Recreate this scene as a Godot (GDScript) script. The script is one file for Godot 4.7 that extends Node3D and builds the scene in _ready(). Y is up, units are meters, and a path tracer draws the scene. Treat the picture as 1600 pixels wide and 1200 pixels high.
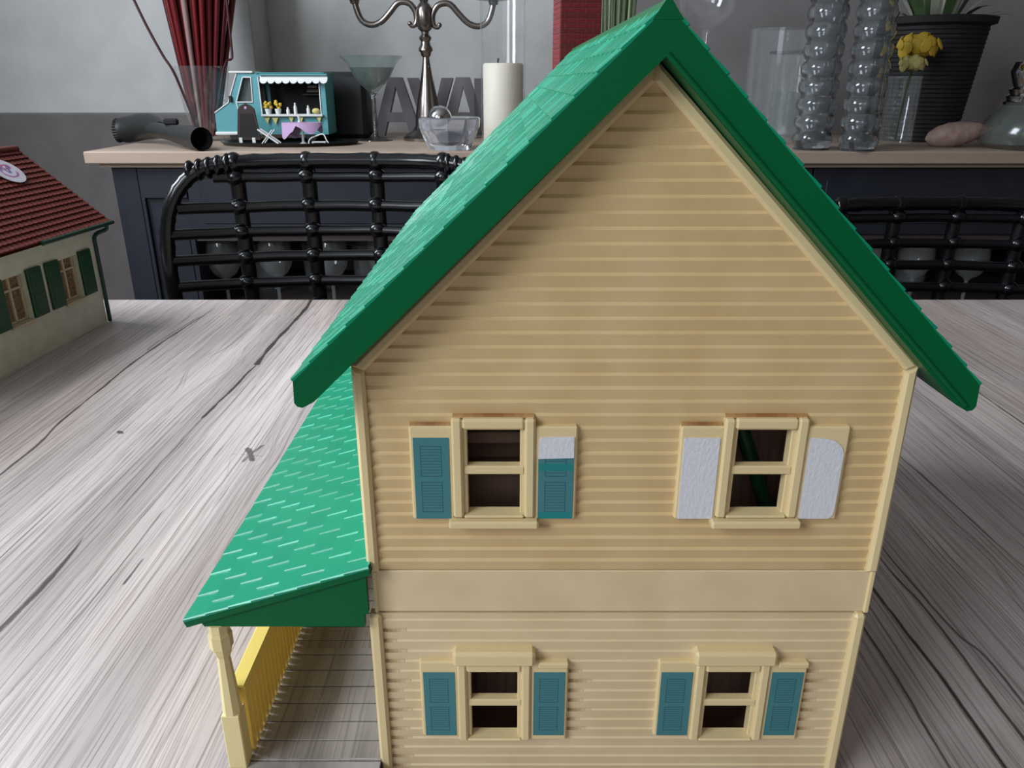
extends Node3D
# A toy dollhouse on a dining table, a second toy house behind it, chairs and a loaded sideboard.
# Coordinates in the builders are metres measured from the camera's height: EYE is added once, by the things' origins.
const EYE := 1.042
const TABLE := -0.292      # table top below the eye
const SHELF := -0.142      # sideboard top below the eye

var mat := {}
var used := {}

# ---------------------------------------------------------------- mesh collector
class M:
	var v := PackedVector3Array()
	var n := PackedVector3Array()
	var uv := PackedVector2Array()
	var c := PackedColorArray()
	var xf := Transform3D.IDENTITY
	var col := Color(1, 1, 1)
	var uvf: Callable
	func tri(a: Vector3, b: Vector3, d: Vector3, na: Vector3, nb: Vector3, nd: Vector3) -> void:
		var g := (b - a).cross(d - a)
		if g.length_squared() < 1e-18:
			return
		if g.dot(na + nb + nd) > 0.0:
			var t := b; b = d; d = t
			t = nb; nb = nd; nd = t
		for q in [[a, na], [b, nb], [d, nd]]:
			v.append(xf * q[0])
			n.append((xf.basis * q[1]).normalized())
			uv.append(uvf.call(q[0]) if uvf.is_valid() else Vector2.ZERO)
			c.append(col)
	func flat(pts: Array, out: Vector3) -> void:   # convex polygon, normal turned towards out
		var g := Vector3.ZERO
		for i in range(1, pts.size() - 1):
			g += (pts[i] - pts[0]).cross(pts[i + 1] - pts[0])
		if g.length_squared() < 1e-20:
			return
		g = g.normalized()
		if g.dot(out) < 0.0:
			g = -g
		for i in range(1, pts.size() - 1):
			tri(pts[0], pts[i], pts[i + 1], g, g, g)
	func box(lo: Vector3, hi: Vector3, ch := 0.0) -> void:
		var mid := (lo + hi) / 2.0
		var h := (hi - lo) / 2.0
		ch = minf(ch, minf(h.x, minf(h.y, h.z)) * 0.95)
		var p := func(s: Vector3, ax: int) -> Vector3:
			var e := h - Vector3(ch, ch, ch)
			e[ax] = h[ax]
			return mid + s * e
		for ax in 3:
			var b1 := (ax + 1) % 3
			var b2 := (ax + 2) % 3
			for s in [-1.0, 1.0]:
				var q := []
				for k in [[-1.0, -1.0], [1.0, -1.0], [1.0, 1.0], [-1.0, 1.0]]:
					var w := Vector3.ZERO
					w[ax] = s; w[b1] = k[0]; w[b2] = k[1]
					q.append(p.call(w, ax))
				var o := Vector3.ZERO
				o[ax] = s
				flat(q, o)
				if ch > 0.0:
					for s2 in [-1.0, 1.0]:
						var w1 := Vector3.ZERO
						w1[ax] = s; w1[b1] = s2; w1[b2] = -1.0
						var w2 := w1
						w2[b2] = 1.0
						flat([p.call(w1, ax), p.call(w2, ax), p.call(w2, b1), p.call(w1, b1)], Vector3(w1.x + w2.x, w1.y + w2.y, w1.z + w2.z))
		if ch > 0.0:
			for sx in [-1.0, 1.0]:
				for sy in [-1.0, 1.0]:
					for sz in [-1.0, 1.0]:
						var s := Vector3(sx, sy, sz)
						flat([p.call(s, 0), p.call(s, 1), p.call(s, 2)], s)
	# polygon in x, y pushed from z0 (back) to z1 (front); front edges chamfered by ch (convex polygons only)
	func prism(poly: PackedVector2Array, z0: float, z1: float, ch := 0.0) -> void:
		if Geometry2D.is_polygon_clockwise(poly):
			poly = poly.duplicate()
			poly.reverse()
		var k := poly.size()
		var top := poly
		if ch > 0.0:
			top = PackedVector2Array()
			for i in k:
				var a := poly[(i + k - 1) % k]
				var b := poly[i]
				var d := poly[(i + 1) % k]
				var d1 := (b - a).normalized()
				var d2 := (d - b).normalized()
				var n1 := Vector2(-d1.y, d1.x)
				var n2 := Vector2(-d2.y, d2.x)
				var m := n1 + n2
				top.append(b + m * (ch / maxf(0.2, m.dot(n1))))
		var ix := Geometry2D.triangulate_polygon(top)
		for i in range(0, ix.size(), 3):
			var q := [top[ix[i]], top[ix[i + 1]], top[ix[i + 2]]]
			flat([Vector3(q[0].x, q[0].y, z1), Vector3(q[1].x, q[1].y, z1), Vector3(q[2].x, q[2].y, z1)], Vector3(0, 0, 1))
		ix = Geometry2D.triangulate_polygon(poly)
		for i in range(0, ix.size(), 3):
			var q := [poly[ix[i]], poly[ix[i + 1]], poly[ix[i + 2]]]
			flat([Vector3(q[0].x, q[0].y, z0), Vector3(q[1].x, q[1].y, z0), Vector3(q[2].x, q[2].y, z0)], Vector3(0, 0, -1))
		for i in k:
			var a := poly[i]
			var b := poly[(i + 1) % k]
			var o := Vector3(b.y - a.y, a.x - b.x, 0)
			flat([Vector3(a.x, a.y, z0), Vector3(b.x, b.y, z0), Vector3(b.x, b.y, z1 - ch), Vector3(a.x, a.y, z1 - ch)], o)
			if ch > 0.0:
				var a2 := top[i]
				var b2 := top[(i + 1) % k]
				flat([Vector3(a.x, a.y, z1 - ch), Vector3(b.x, b.y, z1 - ch), Vector3(b2.x, b2.y, z1), Vector3(a2.x, a2.y, z1)], o.normalized() + Vector3(0, 0, 1))
	# polygon whose front depth follows y from (y0, z0) to (y1, z1)
	func slope_prism(poly: PackedVector2Array, y0: float, z0: float, y1: float, z1: float, back: float) -> void:
		var zz := func(y: float) -> float: return lerpf(z0, z1, (y - y0) / (y1 - y0))
		var cw := Geometry2D.is_polygon_clockwise(poly)
		var ix := Geometry2D.triangulate_polygon(poly)
		for i in range(0, ix.size(), 3):
			var q := []
			for j in 3:
				var p := poly[ix[i + j]]
				q.append(Vector3(p.x, p.y, zz.call(p.y)))
			flat(q, Vector3(0, 0, 1))
		for i in poly.size():
			var a := poly[i]
			var b := poly[(i + 1) % poly.size()]
			var o := Vector3(b.y - a.y, a.x - b.x, 0) * (-1.0 if cw else 1.0)
			flat([Vector3(a.x, a.y, back), Vector3(b.x, b.y, back), Vector3(b.x, b.y, zz.call(b.y)), Vector3(a.x, a.y, zz.call(a.y))], o)
	# profile of (radius, height) turned about y at the point at; corners sharper than 40 degrees stay sharp
	func lathe(prof: Array, at: Vector3, segs := 32, squash := 1.0, facets := false, start := 0.0) -> void:
		var k := prof.size()
		var ns := []
		for i in k - 1:
			var d: Vector2 = (prof[i + 1] - prof[i])
			ns.append(Vector2(d.y, -d.x).normalized())
		for i in k - 1:
			var na: Vector2 = ns[i]
			var nb: Vector2 = ns[i]
			if i > 0 and ns[i - 1].dot(ns[i]) > 0.76:
				na = (ns[i - 1] + ns[i]).normalized()
			if i < k - 2 and ns[i + 1].dot(ns[i]) > 0.76:
				nb = (ns[i + 1] + ns[i]).normalized()
			for s in segs:
				var a0 := start + TAU * s / segs
				var a1 := start + TAU * (s + 1) / segs
				var c0 := Vector3(cos(a0), 0, sin(a0) * squash)
				var c1 := Vector3(cos(a1), 0, sin(a1) * squash)
				var p00: Vector3 = at + c0 * prof[i].x + Vector3(0, prof[i].y, 0)
				var p01: Vector3 = at + c1 * prof[i].x + Vector3(0, prof[i].y, 0)
				var p10: Vector3 = at + c0 * prof[i + 1].x + Vector3(0, prof[i + 1].y, 0)
				var p11: Vector3 = at + c1 * prof[i + 1].x + Vector3(0, prof[i + 1].y, 0)
				if facets:
					flat([p00, p01, p11, p10], (c0 + c1) * ns[i].x * 0.5 + Vector3(0, ns[i].y, 0))
					continue
				var n00 := c0 * na.x + Vector3(0, na.y, 0)
				var n01 := c1 * na.x + Vector3(0, na.y, 0)
				var n10 := c0 * nb.x + Vector3(0, nb.y, 0)
				var n11 := c1 * nb.x + Vector3(0, nb.y, 0)
				tri(p00, p01, p11, n00, n01, n11)
				tri(p00, p11, p10, n00, n11, n10)
	func tube(pts: Array, rad, segs := 10, caps := true) -> void:
		var k := pts.size()
		var rings := []
		var up := Vector3.UP
		var last_t := Vector3.ZERO
		var side := Vector3.ZERO
		for i in k:
			var t: Vector3 = (pts[mini(i + 1, k - 1)] - pts[maxi(i - 1, 0)]).normalized()
			if i == 0:
				if absf(t.dot(up)) > 0.9:
					up = Vector3.RIGHT
				side = t.cross(up).normalized()
			else:
				side = (side - t * side.dot(t)).normalized()
			last_t = t
			var b := t.cross(side)
			var r: float = rad[i] if rad is Array else rad
			var ring := []
			for s in segs:
				var a := TAU * s / segs
				var d := side * cos(a) + b * sin(a)
				ring.append([pts[i] + d * r, d])
			rings.append(ring)
			if caps and (i == 0 or i == k - 1):
				var q := []
				for e in ring:
					q.append(e[0])
				flat(q, -t if i == 0 else t)
		for i in k - 1:
			for s in segs:
				var s2 := (s + 1) % segs
				var a: Array = rings[i][s]
				var b: Array = rings[i][s2]
				var d: Array = rings[i + 1][s2]
				var e: Array = rings[i + 1][s]
				tri(a[0], b[0], d[0], a[1], b[1], d[1])
				tri(a[0], d[0], e[0], a[1], d[1], e[1])
	func ball(at: Vector3, r: Vector3, rows := 10, segs := 16) -> void:
		for i in rows:
			for s in segs:
				var q := []
				for k in [[0, 0], [0, 1], [1, 1], [1, 0]]:
					var ph: float = PI * (i + k[0]) / rows
					var a: float = TAU * (s + k[1]) / segs
					q.append(Vector3(sin(ph) * cos(a), cos(ph), sin(ph) * sin(a)))
				tri(at + q[0] * r, at + q[1] * r, at + q[2] * r, q[0] / r, q[1] / r, q[2] / r)
				tri(at + q[0] * r, at + q[2] * r, at + q[3] * r, q[0] / r, q[2] / r, q[3] / r)
	func mesh() -> ArrayMesh:
		var a := []
		a.resize(Mesh.ARRAY_MAX)
		a[Mesh.ARRAY_VERTEX] = v
		a[Mesh.ARRAY_NORMAL] = n
		a[Mesh.ARRAY_TEX_UV] = uv
		a[Mesh.ARRAY_COLOR] = c
		var m := ArrayMesh.new()
		m.add_surface_from_arrays(Mesh.PRIMITIVE_TRIANGLES, a)
		return m

# ---------------------------------------------------------------- naming, parenting, describing
func numbered(called: String, parent: Node) -> String:
	var key := str(parent.get_instance_id()) + called
	used[key] = used.get(key, -1) + 1
	return called if used[key] == 0 else "%s_%03d" % [called, used[key]]

func put(called: String, shape, material: Material, parent: Node = self, at := Vector3.ZERO) -> MeshInstance3D:
	var o := MeshInstance3D.new()
	o.name = numbered(called, parent)
	o.mesh = shape.mesh() if shape is M else shape
	o.material_override = material
	o.position = at
	parent.add_child(o, true)
	return o

func tag(o: Node, label: String, category: String, group := "") -> Node:
	o.set_meta("label", label)
	o.set_meta("category", category)
	if group:
		o.set_meta("group", group)
	return o

func thing(called: String, label: String, category: String, at: Vector3, group := "") -> Node3D:   # at is measured from the eye's height
	var o := Node3D.new()
	o.name = numbered(called, self)
	o.position = at + Vector3(0, EYE, 0)
	add_child(o, true)
	tag(o, label, category, group)
	return o

func from(origin: Vector3) -> M:     # a collector fed with eye-level coordinates for a thing at origin
	var m := M.new()
	m.xf = Transform3D(Basis.IDENTITY, -origin)
	return m

func single(called: String, shape: M, material: Material, at: Vector3, label: String, category: String, group := "") -> MeshInstance3D:
	var o := put(called, shape, material, self, at + Vector3(0, EYE, 0))
	tag(o, label, category, group)
	return o

func structure(called: String, shape: M, material: Material, parent: Node = self) -> MeshInstance3D:
	var o := put(called, shape, material, parent)
	if parent == self:
		o.set_meta("kind", "structure")
	return o

func V(x: float, y: float, z: float) -> Vector3:
	return Vector3(x, y, z)

func rect(x0: float, y0: float, x1: float, y1: float) -> PackedVector2Array:
	return PackedVector2Array([Vector2(x0, y0), Vector2(x1, y0), Vector2(x1, y1), Vector2(x0, y1)])

func smooth_path(pts: Array, steps := 6) -> Array:      # Catmull-Rom through the points
	var out := []
	for i in pts.size() - 1:
		var a = pts[maxi(i - 1, 0)]
		var b = pts[i]
		var d = pts[i + 1]
		var e = pts[mini(i + 2, pts.size() - 1)]
		for s in steps:
			out.append(b.cubic_interpolate(d, a, e, float(s) / steps))
	out.append(pts[-1])
	return out

# ---------------------------------------------------------------- materials
func plain(c: Color, rough := 0.5, spec := 0.5) -> StandardMaterial3D:
	var m := StandardMaterial3D.new()
	m.albedo_color = c
	m.roughness = rough
	m.metallic_specular = spec
	return m

func noise_texture(freq: float, seed_at: int, ramp_from: Color, ramp_to: Color, size := 512, as_normal := false, bump := 4.0) -> NoiseTexture2D:
	var f := FastNoiseLite.new()
	f.noise_type = FastNoiseLite.TYPE_SIMPLEX_SMOOTH
	f.frequency = freq
	f.seed = seed_at
	f.fractal_octaves = 4
	var t := NoiseTexture2D.new()
	t.width = size
	t.height = size
	t.seamless = true
	t.noise = f
	if as_normal:
		t.as_normal_map = true
		t.bump_strength = bump
	else:
		var g := Gradient.new()
		g.colors = PackedColorArray([ramp_from, ramp_to])
		g.offsets = PackedFloat32Array([0.2, 0.8])
		t.color_ramp = g
	return t

func mottled(a: Color, b: Color, rough: float, per_metre: float, freq := 0.01, seed_at := 1) -> StandardMaterial3D:
	var m := plain(Color.WHITE, rough)
	m.albedo_texture = noise_texture(freq, seed_at, a, b, 256)
	m.uv1_triplanar = true
	m.uv1_world_triplanar = true
	m.uv1_scale = Vector3.ONE * per_metre
	return m

func glass(tint: Color, alpha := 0.06, rough := 0.02) -> StandardMaterial3D:     # thin clear sheet
	var m := plain(Color(tint.r, tint.g, tint.b, alpha), rough)
	m.transparency = BaseMaterial3D.TRANSPARENCY_ALPHA
	m.cull_mode = BaseMaterial3D.CULL_DISABLED
	return m

func solid_glass(tint: Color, rough := 0.0) -> StandardMaterial3D:
	var m := plain(Color(tint.r, tint.g, tint.b, 0.04), rough)
	m.refraction_enabled = true
	m.refraction_scale = 0.05
	return m

# streaked wood: grain along v; lines is a list of [points in u 0..1 and v 0..1, width in u, darkness]
func wood_image(w: int, h: int, light: Color, warm: Color, dark: Color, streaks: int, seed_at: int, lines: Array, knots: Array, u_metres: float, v_metres: float, even := false) -> Image:
	var rng := RandomNumberGenerator.new()
	rng.seed = seed_at
	var f := FastNoiseLite.new()
	f.seed = seed_at
	f.frequency = 0.02
	f.fractal_octaves = 5
	var tone := f.get_image(w / 2, maxi(24, h / 40), false, false, true)
	tone.resize(w, h, Image.INTERPOLATE_CUBIC)
	tone.convert(Image.FORMAT_L8)
	f.seed += 7
	f.frequency = 0.012
	f.fractal_octaves = 3
	var patch := f.get_image(w / 8, h / 8, false, false, true)
	patch.resize(w, h, Image.INTERPOLATE_CUBIC)
	patch.convert(Image.FORMAT_L8)
	var tb := tone.get_data()
	var pb := patch.get_data()
	var deep := PackedFloat32Array()
	deep.resize(w * h)
	var wob := FastNoiseLite.new()
	wob.seed = seed_at + 3
	wob.frequency = 1.0
	var stroke := func(x: float, y: int, wide: float, k: float) -> void:
		for xi in range(int(floor(x - wide - 1)), int(ceil(x + wide + 1)) + 1):
			if xi >= 0 and xi < w:
				var a := clampf(wide + 0.5 - absf(xi - x), 0.0, 1.0) * k
				var at := y * w + xi
				if a > deep[at]:
					deep[at] = a
	var px := w / u_metres
	var py := h / v_metres
	for i in streaks:
		var x0 := rng.randf() * w
		var y0 := rng.randf_range(-0.1, 1.0) * h
		var big := rng.randf()
		var long := (0.03 + 0.26 * big * big) * py
		var wide := lerpf(0.35, 1.2, rng.randf()) * px * 0.00036
		var k := rng.randf_range(0.1, 0.5) * (1.3 if rng.randf() < 0.12 else 0.9)
		var drift := rng.randf_range(-0.008, 0.008) * px / py
		for y in range(maxi(0, int(y0)), mini(h, int(y0 + long))):
			var t := (y - y0) / long
			var x := x0 + drift * (y - y0) + wob.get_noise_2d(x0 * 0.013 + i * 0.0, y * 5.0 / py) * px * 0.0016
			for kn in knots:
				var dx: float = (x / w - kn[0]) * u_metres
				var dy: float = (float(y) / h - kn[1]) * v_metres
				x += signf(dx) * kn[2] * exp(-absf(dx) / kn[2] - dy * dy / (kn[3] * kn[3])) * px
			stroke.call(x, y, wide * (0.35 + 0.65 * sin(PI * t)), k * sqrt(sin(PI * clampf(t, 0.0, 1.0))))
	for l in lines:
		var pts: Array = smooth_path(l[0], 8)
		var last: float = pts.size() - 1
		for i in pts.size() - 1:
			var ya: float = pts[i].y * h
			var yb: float = pts[i + 1].y * h
			var lo := int(minf(ya, yb))
			var hi := int(maxf(ya, yb))
			for y in range(maxi(0, lo), mini(h - 1, hi) + 1):
				var t := (y - ya) / (yb - ya) if absf(yb - ya) > 0.001 else 0.0
				var along := (i + t) / last
				var fade := minf(1.0, 8.0 * minf(along, 1.0 - along)) if l.size() > 3 else 1.0
				var x: float = lerpf(pts[i].x, pts[i + 1].x, t) * w + wob.get_noise_2d(l[2] * 100.0, y * 14.0 / py) * px * 0.0012
				stroke.call(x, y, l[1] * px * 0.5 * (0.75 + 0.5 * wob.get_noise_2d(33.0, y * 20.0 / py)) * fade, l[2])
	var out := PackedByteArray()
	out.resize(w * h * 3)
	for i in w * h:
		var a := tb[i] / 255.0
		var b := pb[i] / 255.0
		var d := maxf(deep[i], 0.0)
		var s := 1.0 if even else 0.84 + 0.23 * a
		var m := clampf((b - 0.35) * 1.6, 0.0, 1.0)
		var q := 1.0 - d
		out[i * 3] = int(clampf(lerpf(dark.r, lerpf(light.r, warm.r, m) * s, q), 0.0, 1.0) * 255.0)
		out[i * 3 + 1] = int(clampf(lerpf(dark.g, lerpf(light.g, warm.g, m) * s, q), 0.0, 1.0) * 255.0)
		out[i * 3 + 2] = int(clampf(lerpf(dark.b, lerpf(light.b, warm.b, m) * s, q), 0.0, 1.0) * 255.0)
	return Image.create_from_data(w, h, false, Image.FORMAT_RGB8, out)

func relief_of(im: Image, strength: float) -> ImageTexture:
	var b: Image = im.duplicate()
	b.convert(Image.FORMAT_RGBA8)
	b.bump_map_to_normal_map(strength)
	return ImageTexture.create_from_image(b)

# louvred shutter print: two framed stacks of slats, dark lines on teal
func shutter_image(top_peeled: bool) -> Image:
	var w := 96
	var h := 250
	var im := Image.create(w, h, false, Image.FORMAT_RGB8)
	var rng := RandomNumberGenerator.new()
	rng.seed = 5
	var base := Color(0.25, 0.49, 0.51)
	var line := Color(0.12, 0.31, 0.37)
	for y in h:
		for x in w:
			im.set_pixel(x, y, base * rng.randf_range(0.93, 1.06))
	for box in [[18, 74, 24, 116], [18, 74, 134, 228]]:
		for y in range(box[2], box[3]):
			for x in [box[0], box[0] + 1, box[1], box[1] + 1]:
				im.set_pixel(x, y, line)
		for x in range(box[0], box[1] + 2):
			for t in 2:
				im.set_pixel(x, box[2] + t, line)
				im.set_pixel(x, box[3] - t, line)
			for y in range(box[2] + 9, box[3] - 5, 9):
				for t in 2:
					im.set_pixel(x, y + t, line.lerp(base, rng.randf_range(0.0, 0.45)))
	if top_peeled:
		for y in range(0, 22):
			for x in w:
				im.set_pixel(x, 78 + y, Color(0.08, 0.5, 0.49))
				im.set_pixel(x, 228 + y, Color(0.06, 0.52, 0.5))
	return im

func make_materials() -> void:
	mat.cream = mottled(Color(0.82, 0.705, 0.505), Color(0.85, 0.745, 0.55), 0.42, 9.0, 0.012, 3)
	mat.cream.vertex_color_use_as_albedo = true
	mat.pale_cream = mottled(Color(0.845, 0.755, 0.585), Color(0.875, 0.79, 0.63), 0.42, 9.0, 0.012, 4)
	mat.pale_cream.vertex_color_use_as_albedo = true
	mat.cream_trim = plain(Color(0.88, 0.795, 0.60), 0.36)
	mat.porch_yellow = plain(Color(0.93, 0.82, 0.42), 0.4)
	mat.porch_cream = plain(Color(0.9, 0.83, 0.6), 0.4)
	mat.green = plain(Color(0.0, 0.36, 0.195), 0.42, 0.3)
	var sh := plain(Color.WHITE, 0.3)
	sh.vertex_color_use_as_albedo = true
	sh.normal_enabled = true
	sh.normal_texture = noise_texture(0.03, 12, Color.BLACK, Color.WHITE, 256, true, 1.2)
	sh.normal_scale = 0.25
	sh.uv1_triplanar = true
	sh.uv1_world_triplanar = true
	sh.uv1_scale = Vector3.ONE * 25.0
	mat.shingle = sh
	mat.interior = plain(Color(0.55, 0.44, 0.36), 0.8)
	mat.interior_dark = plain(Color(0.6, 0.48, 0.41), 0.8)
	mat.brick = plain(Color(0.45, 0.085, 0.1), 0.55)
	mat.brick_b = plain(Color(0.4, 0.085, 0.1), 0.55)
	mat.mortar = plain(Color(0.46, 0.26, 0.25), 0.7)
	var pl := plain(Color.WHITE, 0.55)
	pl.albedo_texture = ImageTexture.create_from_image(wood_image(256, 256, Color(0.68, 0.655, 0.63), Color(0.61, 0.57, 0.54), Color(0.36, 0.32, 0.3), 160, 21, [], [], 0.07, 0.05))
	pl.uv1_triplanar = true
	pl.uv1_scale = Vector3.ONE * 14.0
	mat.plank = pl
	mat.plank_gap = plain(Color(0.06, 0.055, 0.06), 0.8)
	for k in 2:
		var st := plain(Color.WHITE, 0.45)
		st.albedo_texture = ImageTexture.create_from_image(shutter_image(k == 1))
		st.texture_filter = BaseMaterial3D.TEXTURE_FILTER_LINEAR
		mat["sticker_%d" % k] = st
	var pw := plain(Color(0.86, 0.86, 0.88), 0.38)
	pw.normal_enabled = true
	pw.normal_texture = noise_texture(0.035, 31, Color.BLACK, Color.WHITE, 256, true, 6.0)
	pw.normal_scale = 0.3
	pw.uv1_triplanar = true
	pw.uv1_scale = Vector3(60, 30, 60)
	mat.paper = pw
	# dining table: limed-oak print, grain along z; u spans x -0.95..0.95, v spans z -1.082..0.068
	var U := func(p: Array) -> Array:
		var out := []
		for q in p:
			out.append(Vector2((q[0] + 0.62) / 1.24, (q[1] + 1.082) / 1.15))
		return out
	var cracks := [
		[U.call([[-0.287, -1.08], [-0.283, -1.003], [-0.285, -0.891], [-0.282, -0.807]]), 0.0062, 0.9],
		[U.call([[-0.282, -0.81], [-0.286, -0.7], [-0.288, -0.66]]), 0.004, 0.9, 1],
		[U.call([[-0.288, -0.67], [-0.288, -0.575], [-0.287, -0.49]]), 0.0015, 0.6, 1],
		[U.call([[-0.408, -1.05], [-0.421, -0.851], [-0.419, -0.754], [-0.415, -0.659], [-0.408, -0.605], [-0.407, -0.53]]), 0.0032, 0.85, 1],
		[U.call([[-0.294, -0.46], [-0.291, -0.425], [-0.291, -0.386], [-0.292, -0.362], [-0.295, -0.32]]), 0.0038, 0.95, 1],
		[U.call([[-0.415, -1.003], [-0.425, -0.886], [-0.423, -0.855]]), 0.002, 0.6, 1],
		[U.call([[0.222, -0.6], [0.223, -0.387], [0.224, -0.349], [0.225, -0.324], [0.225, -0.294], [0.223, -0.2]]), 0.0022, 1.0],
		[U.call([[0.243, -0.55], [0.242, -0.429], [0.245, -0.386], [0.245, -0.344], [0.244, -0.306], [0.242, -0.25]]), 0.0017, 0.85, 1],
		[U.call([[0.25, -0.5], [0.248, -0.44], [0.249, -0.405], [0.252, -0.36], [0.257, -0.339], [0.256, -0.28]]), 0.0016, 0.8, 1],
		[U.call([[0.201, -0.4], [0.201, -0.317], [0.2, -0.294], [0.198, -0.24]]), 0.0014, 0.8, 1],
		[U.call([[0.33, -0.9], [0.32, -0.7], [0.325, -0.55], [0.33, -0.4]]), 0.0018, 0.6, 1],
		[U.call([[0.46, -1.08], [0.47, -0.8], [0.462, -0.5]]), 0.0025, 0.7, 1],
		[U.call([[-0.255, -0.5], [-0.253, -0.436], [-0.257, -0.306]]), 0.001, 0.6, 1],
		[U.call([[-0.242, -0.435], [-0.242, -0.405]]), 0.0014, 0.9, 1],
		[U.call([[-0.351, -0.634], [-0.347, -0.628]]), 0.009, 0.8, 1],
		[U.call([[-0.226, -0.60], [-0.219, -0.586], [-0.214, -0.574]]), 0.0075, 0.62, 1],
		[U.call([[-0.214, -0.606], [-0.219, -0.59], [-0.2215, -0.572]]), 0.004, 0.5, 1],
		[U.call([[-0.235, -0.588], [-0.219, -0.586], [-0.206, -0.583]]), 0.005, 0.3, 1],
	]
	var knots := [[(-0.219 + 0.62) / 1.24, (-0.586 + 1.082) / 1.15, 0.014, 0.03], [(0.3 + 0.62) / 1.24, (-0.44 + 1.082) / 1.15, 0.012, 0.04], [(-0.33 + 0.62) / 1.24, (-0.8 + 1.082) / 1.15, 0.02, 0.05]]
	var ti := wood_image(2048, 1152, Color(0.79, 0.75, 0.735), Color(0.715, 0.66, 0.63), Color(0.22, 0.18, 0.17), 4800, 11, cracks, knots, 1.24, 1.15)
	var tm := plain(Color.WHITE, 0.42)
	tm.albedo_texture = ImageTexture.create_from_image(ti)
	tm.normal_enabled = true
	tm.normal_texture = relief_of(ti, 2.0)
	tm.normal_scale = 0.5
	tm.detail_enabled = true
	tm.detail_blend_mode = BaseMaterial3D.BLEND_MODE_MUL
	tm.detail_uv_layer = BaseMaterial3D.DETAIL_UV_2
	tm.detail_albedo = ImageTexture.create_from_image(wood_image(1024, 640, Color.WHITE, Color.WHITE, Color(0.42, 0.37, 0.35), 2600, 71, [], [], 0.31, 1.0, true))
	tm.uv2_triplanar = true
	tm.uv2_world_triplanar = true
	tm.uv2_scale = Vector3(1.0 / 0.31, 1.0, 1.0)
	mat.table = tm
	var oak := wood_image(256, 1024, Color(0.69, 0.61, 0.54), Color(0.61, 0.53, 0.465), Color(0.4, 0.33, 0.28), 900, 44, [], [], 0.6, 2.7)
	var om := plain(Color.WHITE, 0.45)
	om.albedo_texture = ImageTexture.create_from_image(oak)
	mat.oak = om
	mat.navy = mottled(Color(0.105, 0.12, 0.16), Color(0.12, 0.135, 0.175), 0.5, 3.0)
	mat.niche = plain(Color(0.33, 0.29, 0.28), 0.6)
	mat.rattan = plain(Color(0.03, 0.035, 0.052), 0.3)
	mat.rattan_wrap = plain(Color(0.035, 0.04, 0.055), 0.2)
	mat.wall_light = mottled(Color(0.7, 0.7, 0.69), Color(0.73, 0.73, 0.72), 0.9, 1.5, 0.02, 8)
	mat.wall_dark = mottled(Color(0.4, 0.38, 0.375), Color(0.43, 0.41, 0.405), 0.9, 1.5, 0.02, 9)
	mat.ceiling = plain(Color(0.7, 0.7, 0.69), 0.95)
	mat.wall_shade = plain(Color(0.5, 0.44, 0.4), 0.9)
	mat.wall_falloff = mottled(Color(0.46, 0.445, 0.445), Color(0.49, 0.475, 0.475), 0.9, 1.5, 0.02, 6)  # wall colour darkened to carry the falloff of the daylight
	mat.floor = mottled(Color(0.42, 0.36, 0.31), Color(0.48, 0.42, 0.36), 0.5, 1.2, 0.02, 10)
	mat.white = plain(Color(0.86, 0.86, 0.85), 0.45)
	mat.pane = glass(Color(0.9, 0.95, 0.96), 0.05)
	mat.clear = glass(Color(0.86, 0.92, 0.93), 0.03)
	mat.green_glass = glass(Color(0.5, 0.6, 0.58), 0.22)
	mat.crystal = solid_glass(Color(0.95, 0.97, 1.0))
	mat.crystal.albedo_color.a = 0.12
	mat.thick_glass = solid_glass(Color(0.84, 0.86, 0.87), 0.03)
	mat.thick_glass.albedo_color.a = 0.04
	mat.dusty_glass = glass(Color(0.36, 0.4, 0.38), 0.4, 0.15)
	mat.pewter = plain(Color(0.5, 0.47, 0.45), 0.24)
	mat.pewter.metallic = 0.95
	mat.chrome = plain(Color(0.8, 0.8, 0.8), 0.08)
	mat.chrome.metallic = 1.0
	mat.zinc = plain(Color(0.4, 0.385, 0.395), 0.55)
	mat.zinc.metallic = 0.2
	mat.wax = plain(Color(0.86, 0.84, 0.78), 0.55)
	mat.wax.subsurf_scatter_enabled = true
	mat.wax.subsurf_scatter_strength = 0.3
	mat.wick = plain(Color(0.05, 0.05, 0.05), 0.9)
	mat.red_reed = plain(Color(0.4, 0.05, 0.08), 0.34)
	mat.brown_reed = plain(Color(0.24, 0.06, 0.07), 0.4)
	mat.pale_reed = plain(Color(0.56, 0.46, 0.44), 0.4)
	mat.green_reed = plain(Color(0.44, 0.52, 0.35), 0.5)
	mat.dark_green_reed = plain(Color(0.26, 0.35, 0.2), 0.5)
	mat.black = plain(Color(0.05, 0.052, 0.055), 0.55)
	mat.speaker = plain(Color(0.085, 0.09, 0.1), 0.6)
	mat.grey_plastic = plain(Color(0.15, 0.155, 0.15), 0.45)
	mat.bristle = plain(Color(0.04, 0.04, 0.04), 0.8)
	mat.turquoise = plain(Color(0.34, 0.6, 0.62), 0.45)
	mat.pink = plain(Color(0.72, 0.6, 0.74), 0.7)
	mat.yellow = plain(Color(0.82, 0.69, 0.22), 0.6)
	mat.pale_yellow = plain(Color(0.78, 0.74, 0.46), 0.7)
	mat.yellow.backlight_enabled = true
	mat.yellow.backlight = Color(0.3, 0.25, 0.05)
	mat.brown = plain(Color(0.17, 0.1, 0.07), 0.5)
	mat.chalkboard = plain(Color(0.1, 0.09, 0.09), 0.8)
	mat.tray = plain(Color(0.1, 0.1, 0.095), 0.3)
	mat.wicker = mottled(Color(0.06, 0.058, 0.062), Color(0.11, 0.105, 0.11), 0.75, 12.0, 0.05, 15)
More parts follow.
